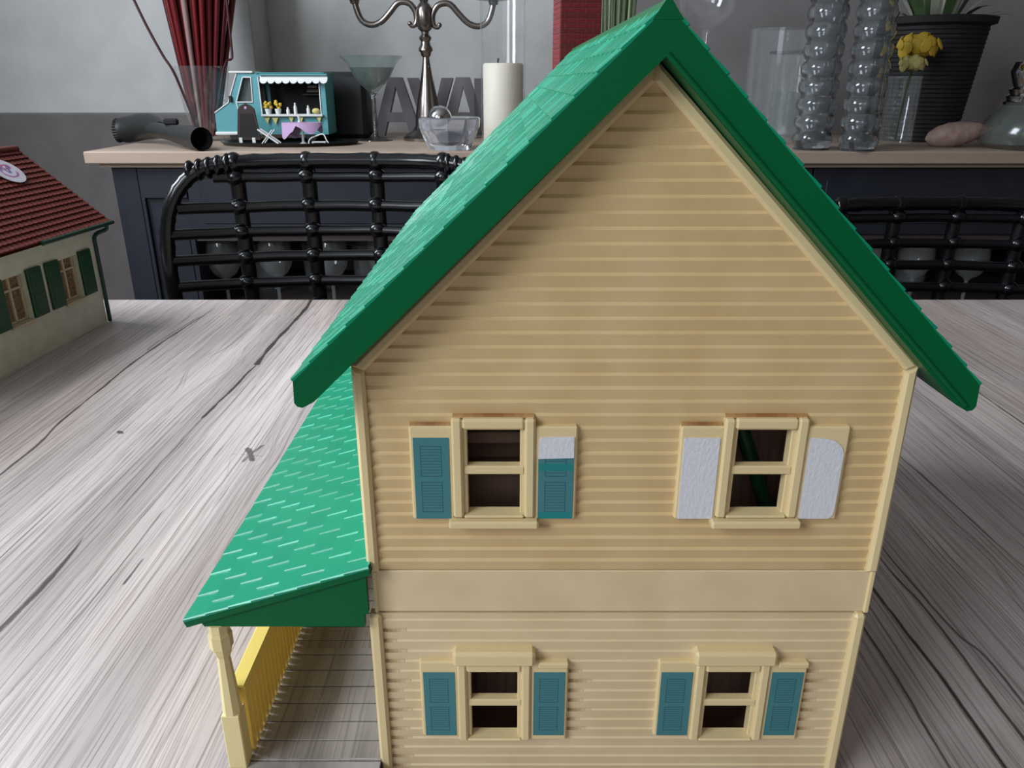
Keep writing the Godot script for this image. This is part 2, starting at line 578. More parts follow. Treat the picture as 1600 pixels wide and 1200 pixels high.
	mat.leaf = plain(Color(0.24, 0.33, 0.2), 0.5)
	mat.pale_leaf = plain(Color(0.66, 0.68, 0.6), 0.5)
	mat.shell = mottled(Color(0.58, 0.47, 0.44), Color(0.7, 0.6, 0.56), 0.5, 8.0, 0.02, 17)
	mat.toy_wall = mottled(Color(0.8, 0.81, 0.74), Color(0.84, 0.85, 0.78), 0.6, 7.0, 0.02, 19)
	mat.tile = mottled(Color(0.37, 0.125, 0.08), Color(0.43, 0.15, 0.1), 0.5, 18.0, 0.02, 23)
	mat.dark_green = plain(Color(0.05, 0.26, 0.15), 0.45)
	mat.gutter = plain(Color(0.07, 0.22, 0.15), 0.45)
	mat.toy_frame = plain(Color(0.8, 0.73, 0.6), 0.5)
	mat.curtain = mottled(Color(0.42, 0.33, 0.25), Color(0.62, 0.52, 0.4), 0.9, 30.0, 0.03, 29)
	mat.badge_white = plain(Color(0.84, 0.82, 0.86), 0.4)
	mat.badge_print = plain(Color(0.62, 0.3, 0.5), 0.5)
	mat.drink_glass = glass(Color(0.8, 0.83, 0.83), 0.1)

func _ready() -> void:
	# camera: 1216 pixels focal length on 1600x1200, 21.3 degrees down
	var cam := Camera3D.new()
	cam.name = "camera"
	cam.fov = rad_to_deg(2.0 * atan(600.0 / 1216.0))
	cam.position = Vector3(0, EYE, 0)
	cam.rotation_degrees = Vector3(-21.3, 0, 0)
	cam.near = 0.02
	cam.far = 40.0
	add_child(cam)
	cam.current = true
	# overcast daylight from windows: two on the left, one behind
	var env := Environment.new()
	var sky := Sky.new()
	var sm := ProceduralSkyMaterial.new()
	sm.sky_top_color = Color(0.62, 0.7, 0.8)
	sm.sky_horizon_color = Color(0.82, 0.85, 0.88)
	sm.ground_bottom_color = Color(0.3, 0.3, 0.28)
	sm.ground_horizon_color = Color(0.6, 0.6, 0.58)
	sm.sky_energy_multiplier = 0.6
	sky.sky_material = sm
	env.background_mode = Environment.BG_SKY
	env.sky = sky
	env.tonemap_mode = Environment.TONE_MAPPER_LINEAR
	env.tonemap_exposure = 1.0
	env.sdfgi_enabled = true
	env.ssao_enabled = true
	env.ssil_enabled = true
	var we := WorldEnvironment.new()
	we.name = "sky_and_exposure"
	we.environment = env
	add_child(we)
	window_light("daylight_from_the_left", V(-1.5, 1.95 - EYE, -1.0), V(1, -0.4, 0.18), Vector2(0.66, 1.0), 8.0)
	window_light("daylight_from_the_near_left", V(-1.5, 1.95 - EYE, 0.95), V(1, -0.4, -0.5), Vector2(0.9, 1.0), 4.1)
	window_light("daylight_from_behind", V(-0.55, 1.75 - EYE, 1.72), V(0.1, -0.2, -1), Vector2(1.3, 1.1), 0.36)
	make_materials()
	room()
	table()
	dollhouse()
	toy_cottage()
	sideboard()
	chair("black glossy rattan chair with a rounded back, at the left end of the table edge", V(-0.262, -0.1, -1.235), 0.525, 0.0, 1)
	chair("black rattan chair in the shade behind the right slope of the green roof", V(0.717, -0.183, -1.36), 0.525, 0.0, 2)
	shelf_left()
	shelf_right()
	glasses()

func window_light(called: String, at: Vector3, towards: Vector3, size: Vector2, energy: float) -> void:
	var l := AreaLight3D.new()
	l.name = called
	l.area_size = size
	l.area_normalize_energy = false
	l.light_energy = energy
	l.light_color = Color(0.93, 0.96, 1.0)
	l.shadow_enabled = true
	l.area_range = 12.0
	l.area_attenuation = 2.0
	add_child(l)
	l.look_at_from_position(at + Vector3(0, EYE, 0), at + Vector3(0, EYE, 0) + towards, Vector3.UP)

# ---------------------------------------------------------------- the room, built in world heights
func wall_with_opening(x0: float, x1: float, y1: float, o: Rect2, th: float) -> M:
	var m := M.new()
	m.prism(rect(x0, 0, o.position.x, y1), 0, th)
	m.prism(rect(o.end.x, 0, x1, y1), 0, th)
	m.prism(rect(o.position.x, 0, o.end.x, o.position.y), 0, th)
	m.prism(rect(o.position.x, o.end.y, o.end.x, y1), 0, th)
	return m

func window_frame(o: Rect2, th: float) -> M:
	var m := M.new()
	var a := o.position
	var b := o.end
	var c := (a + b) / 2.0
	for r in [[a.x, a.y, b.x, a.y + 0.06], [a.x, b.y - 0.06, b.x, b.y], [a.x, a.y, a.x + 0.06, b.y], [b.x - 0.06, a.y, b.x, b.y], [c.x - 0.04, a.y, c.x + 0.04, b.y]]:
		m.box(V(r[0], r[1], th * 0.4), V(r[2], r[3], th * 0.8), 0.005)
	return m

func room() -> void:
	var x0 := -1.62
	var x1 := 2.5
	var z0 := -2.42
	var z1 := 1.9
	var top := 2.55
	var m := M.new()
	m.box(V(x0 - 0.2, -0.15, z0 - 0.2), V(x1 + 0.2, 0, z1 + 0.2))
	structure("floor", m, mat.floor)
	m = M.new()
	m.box(V(x0 - 0.2, top, z0 - 0.2), V(x1 + 0.2, top + 0.15, z1 + 0.2))
	structure("ceiling", m, mat.ceiling)
	m = M.new()
	m.box(V(x0 - 0.2, 0, z0 - 0.15), V(x1 + 0.2, top, z0))
	structure("wall_back", m, mat.wall_light)
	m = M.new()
	m.box(V(0.24, 0, z0 - 0.01), V(x1, top, z0 + 0.03), 0.003)  # added panel: the dimming of daylight towards the right is painted on
	structure("wall_back_right", m, mat.wall_falloff)
	# the pier in front of the back wall at the left: light above, dark paint below
	m = M.new()
	m.box(V(x0, 0.957, z0), V(-0.688, top, -2.26), 0.003)
	var pier := structure("wall_back_left", m, mat.wall_light)
	m = M.new()
	m.box(V(x0, 0, z0), V(-0.688, 0.957, -2.2597), 0.003)
	put("painted_base", m, mat.wall_dark, pier)
	m = M.new()
	m.box(V(x1, 0, z0), V(x1 + 0.15, top, z1))
	structure("wall_right", m, mat.wall_shade)
	# left wall with the window
	var o1 := Rect2(1.30, 1.35, 0.76, 1.05)
	var o2 := Rect2(-0.77, 1.35, 1.0, 1.05)
	var w := M.new()
	for poly in cut(rect(-1.3, 0, 3.2, top), [rect(o1.position.x, o1.position.y, o1.end.x, o1.end.y), rect(o2.position.x, o2.position.y, o2.end.x, o2.end.y)]):
		w.prism(poly, 0, 0.15)
	var left := structure("wall_left", w, mat.wall_light)
	left.transform = Transform3D(Basis(Vector3(0, 0, -1), Vector3.UP, Vector3(1, 0, 0)), Vector3(x0 - 0.15, 0, 0.68))
	var f := structure("window_1", window_frame(o1, 0.15), mat.white)
	f.transform = left.transform
	f = structure("window_3", window_frame(o2, 0.15), mat.white)
	f.transform = left.transform
	# front wall, behind the camera
	w = wall_with_opening(x0, x1, top, Rect2(-1.25, 1.15, 1.4, 1.2), 0.15)
	var front := structure("wall_front", w, mat.wall_shade)
	front.position.z = z1
	f = structure("window_2", window_frame(Rect2(-1.25, 1.15, 1.4, 1.2), 0.15), mat.white)
	f.position.z = z1

func table() -> void:
	var at := V(0, TABLE, -0.5)
	var t := thing("dining_table", "large dining table with a limed oak top of pale streaked boards under the toy houses", "table", at)
	var m := from(at)
	m.uvf = func(p: Vector3) -> Vector2: return Vector2((p.x + 0.62) / 1.24, (p.z + 1.082) / 1.15)
	m.box(V(-0.95, TABLE - 0.034, -1.082), V(0.95, TABLE, 0.068), 0.0015)
	put("table_top", m, mat.table, t)
	for sx in [-1, 1]:
		for z in [-0.70, -0.02]:
			m = from(at)
			m.box(V(sx * 0.86 - 0.04, -EYE, z - 0.04), V(sx * 0.86 + 0.04, TABLE - 0.034, z + 0.04), 0.004)
			put("leg", m, mat.black, t)

# ---------------------------------------------------------------- the dollhouse
const CX := 0.0440         # its middle
const ZF := -0.26          # its gable front
const ZR := -0.60          # its rear wall

func dollhouse() -> void:
	var at := V(CX, TABLE, ZF)
	var t := thing("dollhouse", "tall cream plastic dollhouse with green shingled roof, porch and red brick chimney", "dollhouse", at)
	var xl := -0.0573
	var xr := 0.1447
	var apex := Vector2(0.0447, 0.0062)
	# upper storey front: siding boards over a wall sheet, window openings cut out
	var gable := PackedVector2Array([Vector2(xl, -0.1812), Vector2(xr, -0.1812), Vector2(xr, -0.0945), apex, Vector2(xl, -0.0945)])
	var lower := rect(-0.0577, -0.288, 0.1432, -0.2018)
	var wins := [[-0.0068, true, 0], [0.0930, true, 2], [-0.0075, false, 0], [0.0922, false, 0]]
	var holes := []
	for w in wins:
		holes.append(rect(w[0] - 0.0136, -0.1545 if w[1] else -0.2655, w[0] + 0.0136, -0.116 if w[1] else -0.2275))
	front_wall("gable_wall", gable, -0.1812, 36, holes, t, at, mat.cream)
	front_wall("lower_wall", lower, -0.2883, 17, holes, t, at, mat.pale_cream)
	trim_ring("gable_trim", [Vector2(xl, -0.1812), Vector2(xl, -0.0945), apex, Vector2(xr, -0.0945), Vector2(xr, -0.1812)], 0.0046, t, at)
	for s in [[-0.0580, -0.0530], [0.1388, 0.1436]]:
		var m := from(at)
		m.box(V(s[0], -0.288, -0.2635), V(s[1], -0.2013, -0.2588), 0.0012)
		put("corner_trim", m, mat.cream_trim, t)
	# plain band between the storeys
	var bm := from(at)
	bm.box(V(-0.0552, -0.2012, ZR), V(0.1440, -0.1816, -0.2612), 0.0004)
	var band := put("storey_band", bm, mat.pale_cream, t)
	for s in [[-0.0556, -0.0540], [0.1424, 0.1446]]:
		bm = from(at)
		bm.box(V(s[0], -0.2014, -0.2635), V(s[1], -0.1815, -0.2603), 0.0005)
		put("band_edge", bm, mat.cream_trim, band)
	# side and rear walls with the same siding, floors and a partition inside
	for s in [[-0.0566, 1.0, -0.0945], [0.1441, -1.0, -0.0945]]:
		for lev in [[-0.1812, -0.0945, 0.0], [-0.288, -0.2018, 0.0012]]:
			var m := from(at)
			var x: float = s[0] + s[1] * lev[2]
			var y: float = lev[0]
			while y < lev[1] - 0.001:
				var ys := minf(y + 0.0040, lev[1])
				var ye := minf(y + 0.00522, lev[1])
				m.flat([V(x, y, ZR), V(x, y, -0.262), V(x - s[1] * 0.0006, ys, -0.262), V(x - s[1] * 0.0006, ys, ZR)], V(-s[1], 0, 0))
				m.flat([V(x - s[1] * 0.0006, ys, ZR), V(x - s[1] * 0.0006, ys, -0.262), V(x, ye, -0.262), V(x, ye, ZR)], V(-s[1], 0.5, 0))
				y += 0.00522
			m.box(V(minf(x, x + s[1] * 0.002), lev[0], ZR), V(maxf(x, x + s[1] * 0.002), lev[1], -0.2632))
			put("side_wall", m, mat.cream, t)
	var rm := from(at)
	rm.prism(PackedVector2Array([Vector2(xl, -0.288), Vector2(xr - 0.001, -0.288), Vector2(xr, -0.0945), apex - Vector2(0, 0.002), Vector2(xl, -0.0945)]), ZR - 0.002, ZR)
	put("rear_wall", rm, mat.cream, t)
	rm = from(at)
	rm.box(V(-0.0545, -0.289, ZR), V(0.1415, -0.2845, -0.2640))
	put("room_floor", rm, mat.interior, t)
	for p in [[-0.2845, -0.2013, -0.300], [-0.1815, -0.0945, -0.305]]:
		rm = from(at)
		rm.box(V(-0.0545, p[0], p[2] - 0.003), V(0.1415, p[1], p[2]))
		var x := -0.054
		while x < 0.141:
			rm.box(V(x, p[0], p[2]), V(x + 0.0042, p[1], p[2] + 0.0008), 0.0004)
			x += 0.0052
		put("partition", rm, mat.interior_dark, t)
	rm = from(at)
	rm.box(V(-0.0545, -0.0965, ZR), V(0.1415, -0.0945, -0.2640))
	put("attic_floor", rm, mat.interior, t)
	rm = from(at)
	rm.box(V(-0.03, -0.1815, -0.303), V(0.03, -0.152, -0.285), 0.001)
	rm.box(V(-0.03, -0.137, -0.303), V(0.03, -0.132, -0.285), 0.0005)
	rm.box(V(-0.03, -0.152, -0.3045), V(0.03, -0.132, -0.303))
	put("room_shelf", rm, mat.interior_dark, t)
	rm = from(at)
	rm.tube([V(0.112, -0.1810, -0.285), V(0.080, -0.0965, -0.290)], 0.0032, 6)
	put("roof_prop", rm, mat.dark_green, t)
	for w in wins:
		doll_window(w[0], w[1], w[2], t, at)
	roof(t, at)
	porch(t, at)
	chimney(t, at)

func front_wall(called: String, outline: PackedVector2Array, y0: float, rows: int, holes: Array, t: Node3D, at: Vector3, skin: Material) -> void:
	var m := from(at)
	for poly in cut(outline, holes):
		m.prism(poly, -0.2642, -0.2624)
	var wall := put(called, m, skin, t)
	for r in rows:
		var ya := y0 + r * 0.00522
		m = from(at)
		var low_z := -0.2618 if rows > 20 else -0.2614
		var bead := 0.0042 if rows > 20 else 0.0045
		for part in [[ya, ya + bead, low_z, -0.2609], [ya + bead, ya + 0.00522, -0.2609, low_z]]:
			for piece in Geometry2D.intersect_polygons(outline, rect(-1, part[0], 1, part[1])):
				for poly in cut(piece, holes):
					m.slope_prism(poly, part[0], part[2], part[1], part[3], -0.2628)
		var at_joint := ya + 0.0046
		# brown streaks, fading to the right, in the joints beside the shutters and the left corner trim
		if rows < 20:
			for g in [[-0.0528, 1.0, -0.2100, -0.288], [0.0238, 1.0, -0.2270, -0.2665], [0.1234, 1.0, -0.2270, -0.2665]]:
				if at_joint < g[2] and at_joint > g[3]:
					brown_streak(m, Vector2(g[0], ya + 0.0039), Vector2(g[0] + g[1] * (0.0075 + 0.0025 * sin(r * 2.3)), ya + 0.0054), -0.2609, -0.2613)
		if m.v.size() > 0:
			put("siding_board", m, skin, wall)

func brown_streak(m: M, a: Vector2, b: Vector2, za: float, zb: float) -> void:
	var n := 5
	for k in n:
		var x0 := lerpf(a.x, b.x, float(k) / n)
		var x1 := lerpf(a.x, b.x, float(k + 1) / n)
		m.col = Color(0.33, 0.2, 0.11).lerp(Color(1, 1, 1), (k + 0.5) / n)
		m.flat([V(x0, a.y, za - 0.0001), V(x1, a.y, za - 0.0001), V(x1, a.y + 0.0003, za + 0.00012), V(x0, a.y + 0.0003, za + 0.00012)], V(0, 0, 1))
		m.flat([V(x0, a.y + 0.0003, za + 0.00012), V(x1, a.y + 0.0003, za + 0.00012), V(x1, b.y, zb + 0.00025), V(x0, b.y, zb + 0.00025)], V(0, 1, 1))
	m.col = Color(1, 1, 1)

func cut(poly: PackedVector2Array, holes: Array) -> Array:
	var bands := [poly]
	for h in holes:
		var next := []
		for p in bands:
			# a hole inside the outline is split off by halves so that no polygon keeps a hole
			var mid: float = (h[0].x + h[1].x) / 2.0
			var hit := Geometry2D.intersect_polygons(p, h)
			if hit.is_empty():
				next.append(p)
				continue
			for half in [rect(-2, -2, mid, 2), rect(mid, -2, 2, 2)]:
				for q in Geometry2D.intersect_polygons(p, half):
					for e in Geometry2D.clip_polygons(q, h):
						next.append(e)
		bands = next
	return bands

func trim_ring(called: String, line: Array, wide: float, t: Node3D, at: Vector3) -> void:
	var k := line.size()
	var inner := []
	for i in k:
		var d1: Vector2 = (line[i] - line[maxi(i - 1, 0)]).normalized() if i > 0 else (line[1] - line[0]).normalized()
		var d2: Vector2 = (line[mini(i + 1, k - 1)] - line[i]).normalized() if i < k - 1 else d1
		var n1 := Vector2(d1.y, -d1.x)
		var n2 := Vector2(d2.y, -d2.x)
		var m := n1 + n2
		inner.append(line[i] + m * (wide / m.dot(n1)))
	for i in k - 1:
		var m := from(at)
		m.prism(PackedVector2Array([line[i], line[i + 1], inner[i + 1], inner[i]]), -0.2640, -0.2590, 0.0012)
		put(called, m, mat.cream_trim, t)

func doll_window(cx: float, upper: bool, white_stickers: int, t: Node3D, at: Vector3) -> void:
	var top := -0.1144 if upper else -0.2258
	var bot := -0.1558 if upper else -0.2668
	var hw := 0.0155
	var pt := -0.1188 if upper else -0.2298       # opening top
	var pb := -0.1545 if upper else -0.2655       # opening bottom
	var rail := -0.1358 if upper else -0.2468
	var m := from(at)
	for r in [[cx - hw, bot, cx - 0.0114, top], [cx + 0.0114, bot, cx + hw, top], [cx - 0.0115, pt, cx + 0.0115, top], [cx - 0.0115, bot, cx + 0.0115, pb]]:
		m.box(V(r[0], r[1], -0.2640), V(r[2], r[3], -0.2578), 0.0009)
	for s in [-1, 1]:   # stepped inner edge
		m.box(V(minf(cx + s * 0.0098, cx + s * 0.0126), pb, -0.2650), V(maxf(cx + s * 0.0098, cx + s * 0.0126), pt, -0.2597), 0.0004)
	var w := put("window_frame", m, mat.cream_trim, t)
	m = from(at)
	m.box(V(cx - 0.0114, rail - 0.0018, -0.2636), V(cx + 0.0114, rail + 0.0018, -0.2592), 0.0005)
	put("meeting_rail", m, mat.cream_trim, w)
	# inner ledges sloping out
	m = from(at)
	m.flat([V(cx - 0.0114, pb + 0.0006, -0.2638), V(cx + 0.0114, pb + 0.0006, -0.2638), V(cx + 0.0114, pb, -0.2590), V(cx - 0.0114, pb, -0.2590)], V(0, 1, 0.5))
	m.flat([V(cx - 0.0114, pb + 0.0006, -0.2638), V(cx + 0.0114, pb + 0.0006, -0.2638), V(cx + 0.0114, pb - 0.002, -0.2638), V(cx - 0.0114, pb - 0.002, -0.2638)], V(0, 0, -1))
	m.flat([V(cx - 0.0114, pb, -0.2590), V(cx + 0.0114, pb, -0.2590), V(cx + 0.0114, pb - 0.002, -0.2638), V(cx - 0.0114, pb - 0.002, -0.2638)], V(0, -1, 0))
	put("ledge", m, mat.cream_trim, w)
	m = from(at)
	if upper:
		m.box(V(cx - 0.0172, -0.1594, -0.2630), V(cx + 0.0170, -0.1560, -0.2556), 0.0008)
		put("sill", m, mat.cream_trim, w)
	else:
		m.box(V(cx - 0.0170, -0.2256, -0.2630), V(cx + 0.0172, -0.2182, -0.2560), 0.0014)
		put("hood", m, mat.cream_trim, w)
	# brown dirt line along the top of the frame
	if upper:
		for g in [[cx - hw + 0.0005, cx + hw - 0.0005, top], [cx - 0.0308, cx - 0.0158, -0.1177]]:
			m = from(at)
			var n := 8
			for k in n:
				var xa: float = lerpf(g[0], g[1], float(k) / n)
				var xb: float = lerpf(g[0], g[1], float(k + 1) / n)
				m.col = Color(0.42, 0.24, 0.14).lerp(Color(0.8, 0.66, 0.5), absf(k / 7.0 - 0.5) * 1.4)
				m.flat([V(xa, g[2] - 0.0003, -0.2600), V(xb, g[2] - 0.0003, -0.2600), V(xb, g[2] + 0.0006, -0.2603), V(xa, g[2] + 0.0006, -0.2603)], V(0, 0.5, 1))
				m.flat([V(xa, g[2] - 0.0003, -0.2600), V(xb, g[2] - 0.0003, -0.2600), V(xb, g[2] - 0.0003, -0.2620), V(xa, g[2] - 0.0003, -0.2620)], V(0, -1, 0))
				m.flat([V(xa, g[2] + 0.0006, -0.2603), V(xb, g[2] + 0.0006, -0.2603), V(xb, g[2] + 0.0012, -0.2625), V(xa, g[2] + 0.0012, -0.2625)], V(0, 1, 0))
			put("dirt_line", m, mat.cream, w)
	# shutter boards with stickers
	for s in [-1, 1]:
		var x1: float = cx + s * 0.0150
		var x2: float = cx + s * 0.0311
		var sb := -0.1568 if upper else (-0.2650 if s < 0 else -0.2672)
		var st := -0.1178 if upper else -0.2249
		m = from(at)
		m.box(V(minf(x1, x2), sb, -0.2630), V(maxf(x1, x2), st, -0.2591), 0.0007)
		var board := put("shutter", m, mat.cream_trim, t)
		if not upper and s > 0:
			m = from(at)
			m.box(V(x1 + 0.0035, st - 0.0026, -0.2600), V(x2, st + 0.0002, -0.2578), 0.0006)
			put("shutter_cap", m, mat.cream_trim, board)
		var sx0 := cx + (-0.0297 if s < 0 else 0.0166)
		var sx1 := sx0 + 0.0132
		var sy1 := -0.1222 if upper else -0.2302
		var sy0 := -0.1562 if upper else -0.2642
		m = from(at)
		var poly := rect(sx0, sy0, sx1, sy1)
		if white_stickers == 2:
			if s > 0:
				poly = PackedVector2Array([Vector2(sx0, sy0), Vector2(sx1 - 0.002, sy0), Vector2(sx1 - 0.0005, sy0 + 0.0012), Vector2(sx1, sy0 + 0.004), Vector2(sx1, sy1 - 0.0065), Vector2(sx1 - 0.0012, sy1 - 0.0035), Vector2(sx1 - 0.004, sy1 - 0.0012), Vector2(sx1 - 0.007, sy1 - 0.0003), Vector2(sx0, sy1)])
			m.prism(poly, -0.2592, -0.2587)
			put("paper_backing", m, mat.paper, board)
			continue
		m.uvf = func(p: Vector3) -> Vector2: return Vector2((p.x - sx0) / 0.0132, (sy1 - p.y) / 0.034)
		var half: bool = upper and s > 0
		if half:
			poly = rect(sx0, sy0, sx1, -0.1304)
		m.prism(poly, -0.2592, -0.2588)
		put("louvre_sticker", m, mat.sticker_1 if half else mat.sticker_0, board)
		if half:
			m = from(at)
			m.prism(PackedVector2Array([Vector2(sx0, -0.1307), Vector2(sx1, -0.1303), Vector2(sx1 - 0.0001, sy1 + 0.0004), Vector2(sx0 + 0.001, sy1 + 0.0003), Vector2(sx0 + 0.0002, sy1 - 0.001)]), -0.2592, -0.2586)
			put("paper_backing", m, mat.paper, board)

# one shingle: x up the slope, y off the roof, z along it; the edge towards +z is coloured paler
func shingle(up: float, long: float, k: int, edge_paleness: float) -> ArrayMesh:
	var m := M.new()
	var rng := RandomNumberGenerator.new()
	rng.seed = 400 + k
	var tone := rng.randf_range(0.93, 1.07)
	var base := Color(0.002 * tone, 0.25 * tone, 0.128 * tone)
	var pale_edge := base.lerp(Color(0.16, 0.6, 0.42), edge_paleness) * rng.randf_range(0.75, 1.15)
	var h0 := 0.0011 * rng.randf_range(0.9, 1.1)      # butt
	var h1 := 0.00035
	var tilt := 0.0004
	var b0 := 0.00022
	var b1 := rng.randf_range(0.0005, 0.00085)
	var zf := long / 2.0
	var zb := -long / 2.0
	var A := V(0.0003, h0 + tilt, zf - b0)
	var B := V(up, h1 + tilt * 1.6, zf - b1)
	var C := V(up, h1, zb)
	var D := V(0.0003, h0, zb)
	m.col = base
	m.flat([A, B, C, D], Vector3.UP)
	m.col = pale_edge
	var A2 := V(0.0001, h0 + tilt - 0.0004, zf)
	var B2 := V(up, h1 + tilt * 1.6 - 0.00055, zf)
	m.flat([A, B, B2, A2], V(0, 1, 1))
	m.col = base
	m.flat([A2, B2, V(up, -0.0005, zf), V(0, -0.0005, zf)], V(0, 0, 1))
	m.col = base.lerp(pale_edge, 0.12)
	m.flat([A, D, V(0, h0 - 0.0003, zb), A2], V(-1, 1, 0))
	m.col = base
	m.flat([A2, V(0, h0 - 0.0003, zb), V(0, -0.0005, zb), V(0, -0.0005, zf)], V(-1, 0, 0))
	m.flat([D, C, V(up, -0.0005, zb), V(0, -0.0005, zb)], V(0, 0, -1))
	return m.mesh()

func lay_shingles(called: String, parent: Node3D, at: Vector3, foot: Vector3, head: Vector3, courses: int, z0: float, z1: float, singly: int, edge_paleness: float) -> void:
	var long := 0.0153
	var slope := (head - foot).length() / courses
	var bx := (head - foot).normalized()
	var bz := Vector3(0, 0, 1) if bx.x > 0 else Vector3(0, 0, -1)
	var by := bz.cross(bx)
	var full := []
	var half := []
	for k in 5:
		full.append(shingle(slope * 1.04, long - 0.00012, k, edge_paleness))
		half.append(shingle(slope * 1.04, long / 2.0 - 0.00012, 10 + k, edge_paleness))
	var rng := RandomNumberGenerator.new()
	rng.seed = 77
	var far := SurfaceTool.new()
	var any := false
	for c in courses:
		var z := z0
		var i := 0
		while z > z1 + 0.004:
			var short := (c % 2 == 1 and i == 0)
			var l := long / 2.0 if short else long
			if z - l < z1:
				short = true
				l = long / 2.0
			var mesh: ArrayMesh = (half if short else full)[rng.randi() % 5]
			var tr := Transform3D(Basis(bx, by, bz), foot - at + bx * (slope * c) + Vector3(0, 0, z - l / 2.0))
			if i < singly:
				var o := put(called, mesh, mat.shingle, parent)
				o.transform = tr
			else:
				far.append_from(mesh, 0, tr)
				any = true
			z -= l
			i += 1
	if any:
		var o := put(called + "_field", far.commit(), mat.shingle, parent)
		o.set_meta("kind", "stuff")

func roof(t: Node3D, at: Vector3) -> void:
	var zf := -0.2485
	var zr := -0.62
	var ridge := Vector2(0.0453, 0.0217)
	for s in [-1.0, 1.0]:
		var ev := Vector2(-0.0757, -0.0955) if s < 0 else Vector2(0.1612, -0.0968)
		var d := (ridge - ev).normalized()
		var nn := Vector2(-d.y, d.x) * (1.0 if s < 0 else -1.0)
		var th := 0.0108
		var e0 := ev - nn * 0.0009
		var r0 := ridge - nn * 0.0009
		# square-cut eave with a rounded lower corner
		var inner_ridge := Vector2(ridge.x, ridge.y - 0.0152)
		var low := Vector2(ev.x + 0.0003 * -s, ev.y - 0.0085)
		var in_e := ev - nn * th
		var poly := PackedVector2Array([e0, low, low + Vector2(-s * 0.0010, -0.0014), low + Vector2(-s * 0.0028, -0.0018), in_e - d * 0.0005, inner_ridge, Vector2(ridge.x, ridge.y - 0.0013)])
		var m := from(at)
		m.prism(poly, zr, zf, 0.0)
		var slab := put("roof_slope", m, mat.green, t)
		# raised lip along the lower edge of the front
		if s > 0:
			m = from(at)
			m.tube([V(low.x - s * 0.004, low.y + 0.0005, zf + 0.0002), V(inner_ridge.x + s * 0.0005, inner_ridge.y + 0.0008, zf + 0.0002)], 0.0009, 8)
			put("verge_lip", m, mat.green, slab)
		if s < 0:
			lay_shingles("shingle", slab, at, V(e0.x, e0.y, 0), V(r0.x, r0.y, 0), 18, zf, zr, 16, 0.2)
		else:
			lay_shingles("shingle", slab, at, V(e0.x, e0.y, 0), V(r0.x, r0.y, 0), 18, zf, zr, 0, 0.1)
	var m := from(at)
	m.prism(PackedVector2Array([Vector2(ridge.x - 0.0045, ridge.y - 0.0052), Vector2(ridge.x + 0.0045, ridge.y - 0.0052), Vector2(ridge.x + 0.0008, ridge.y + 0.0002), Vector2(ridge.x - 0.0008, ridge.y + 0.0002)]), zr, zf + 0.0001)
	put("ridge", m, mat.green, t)

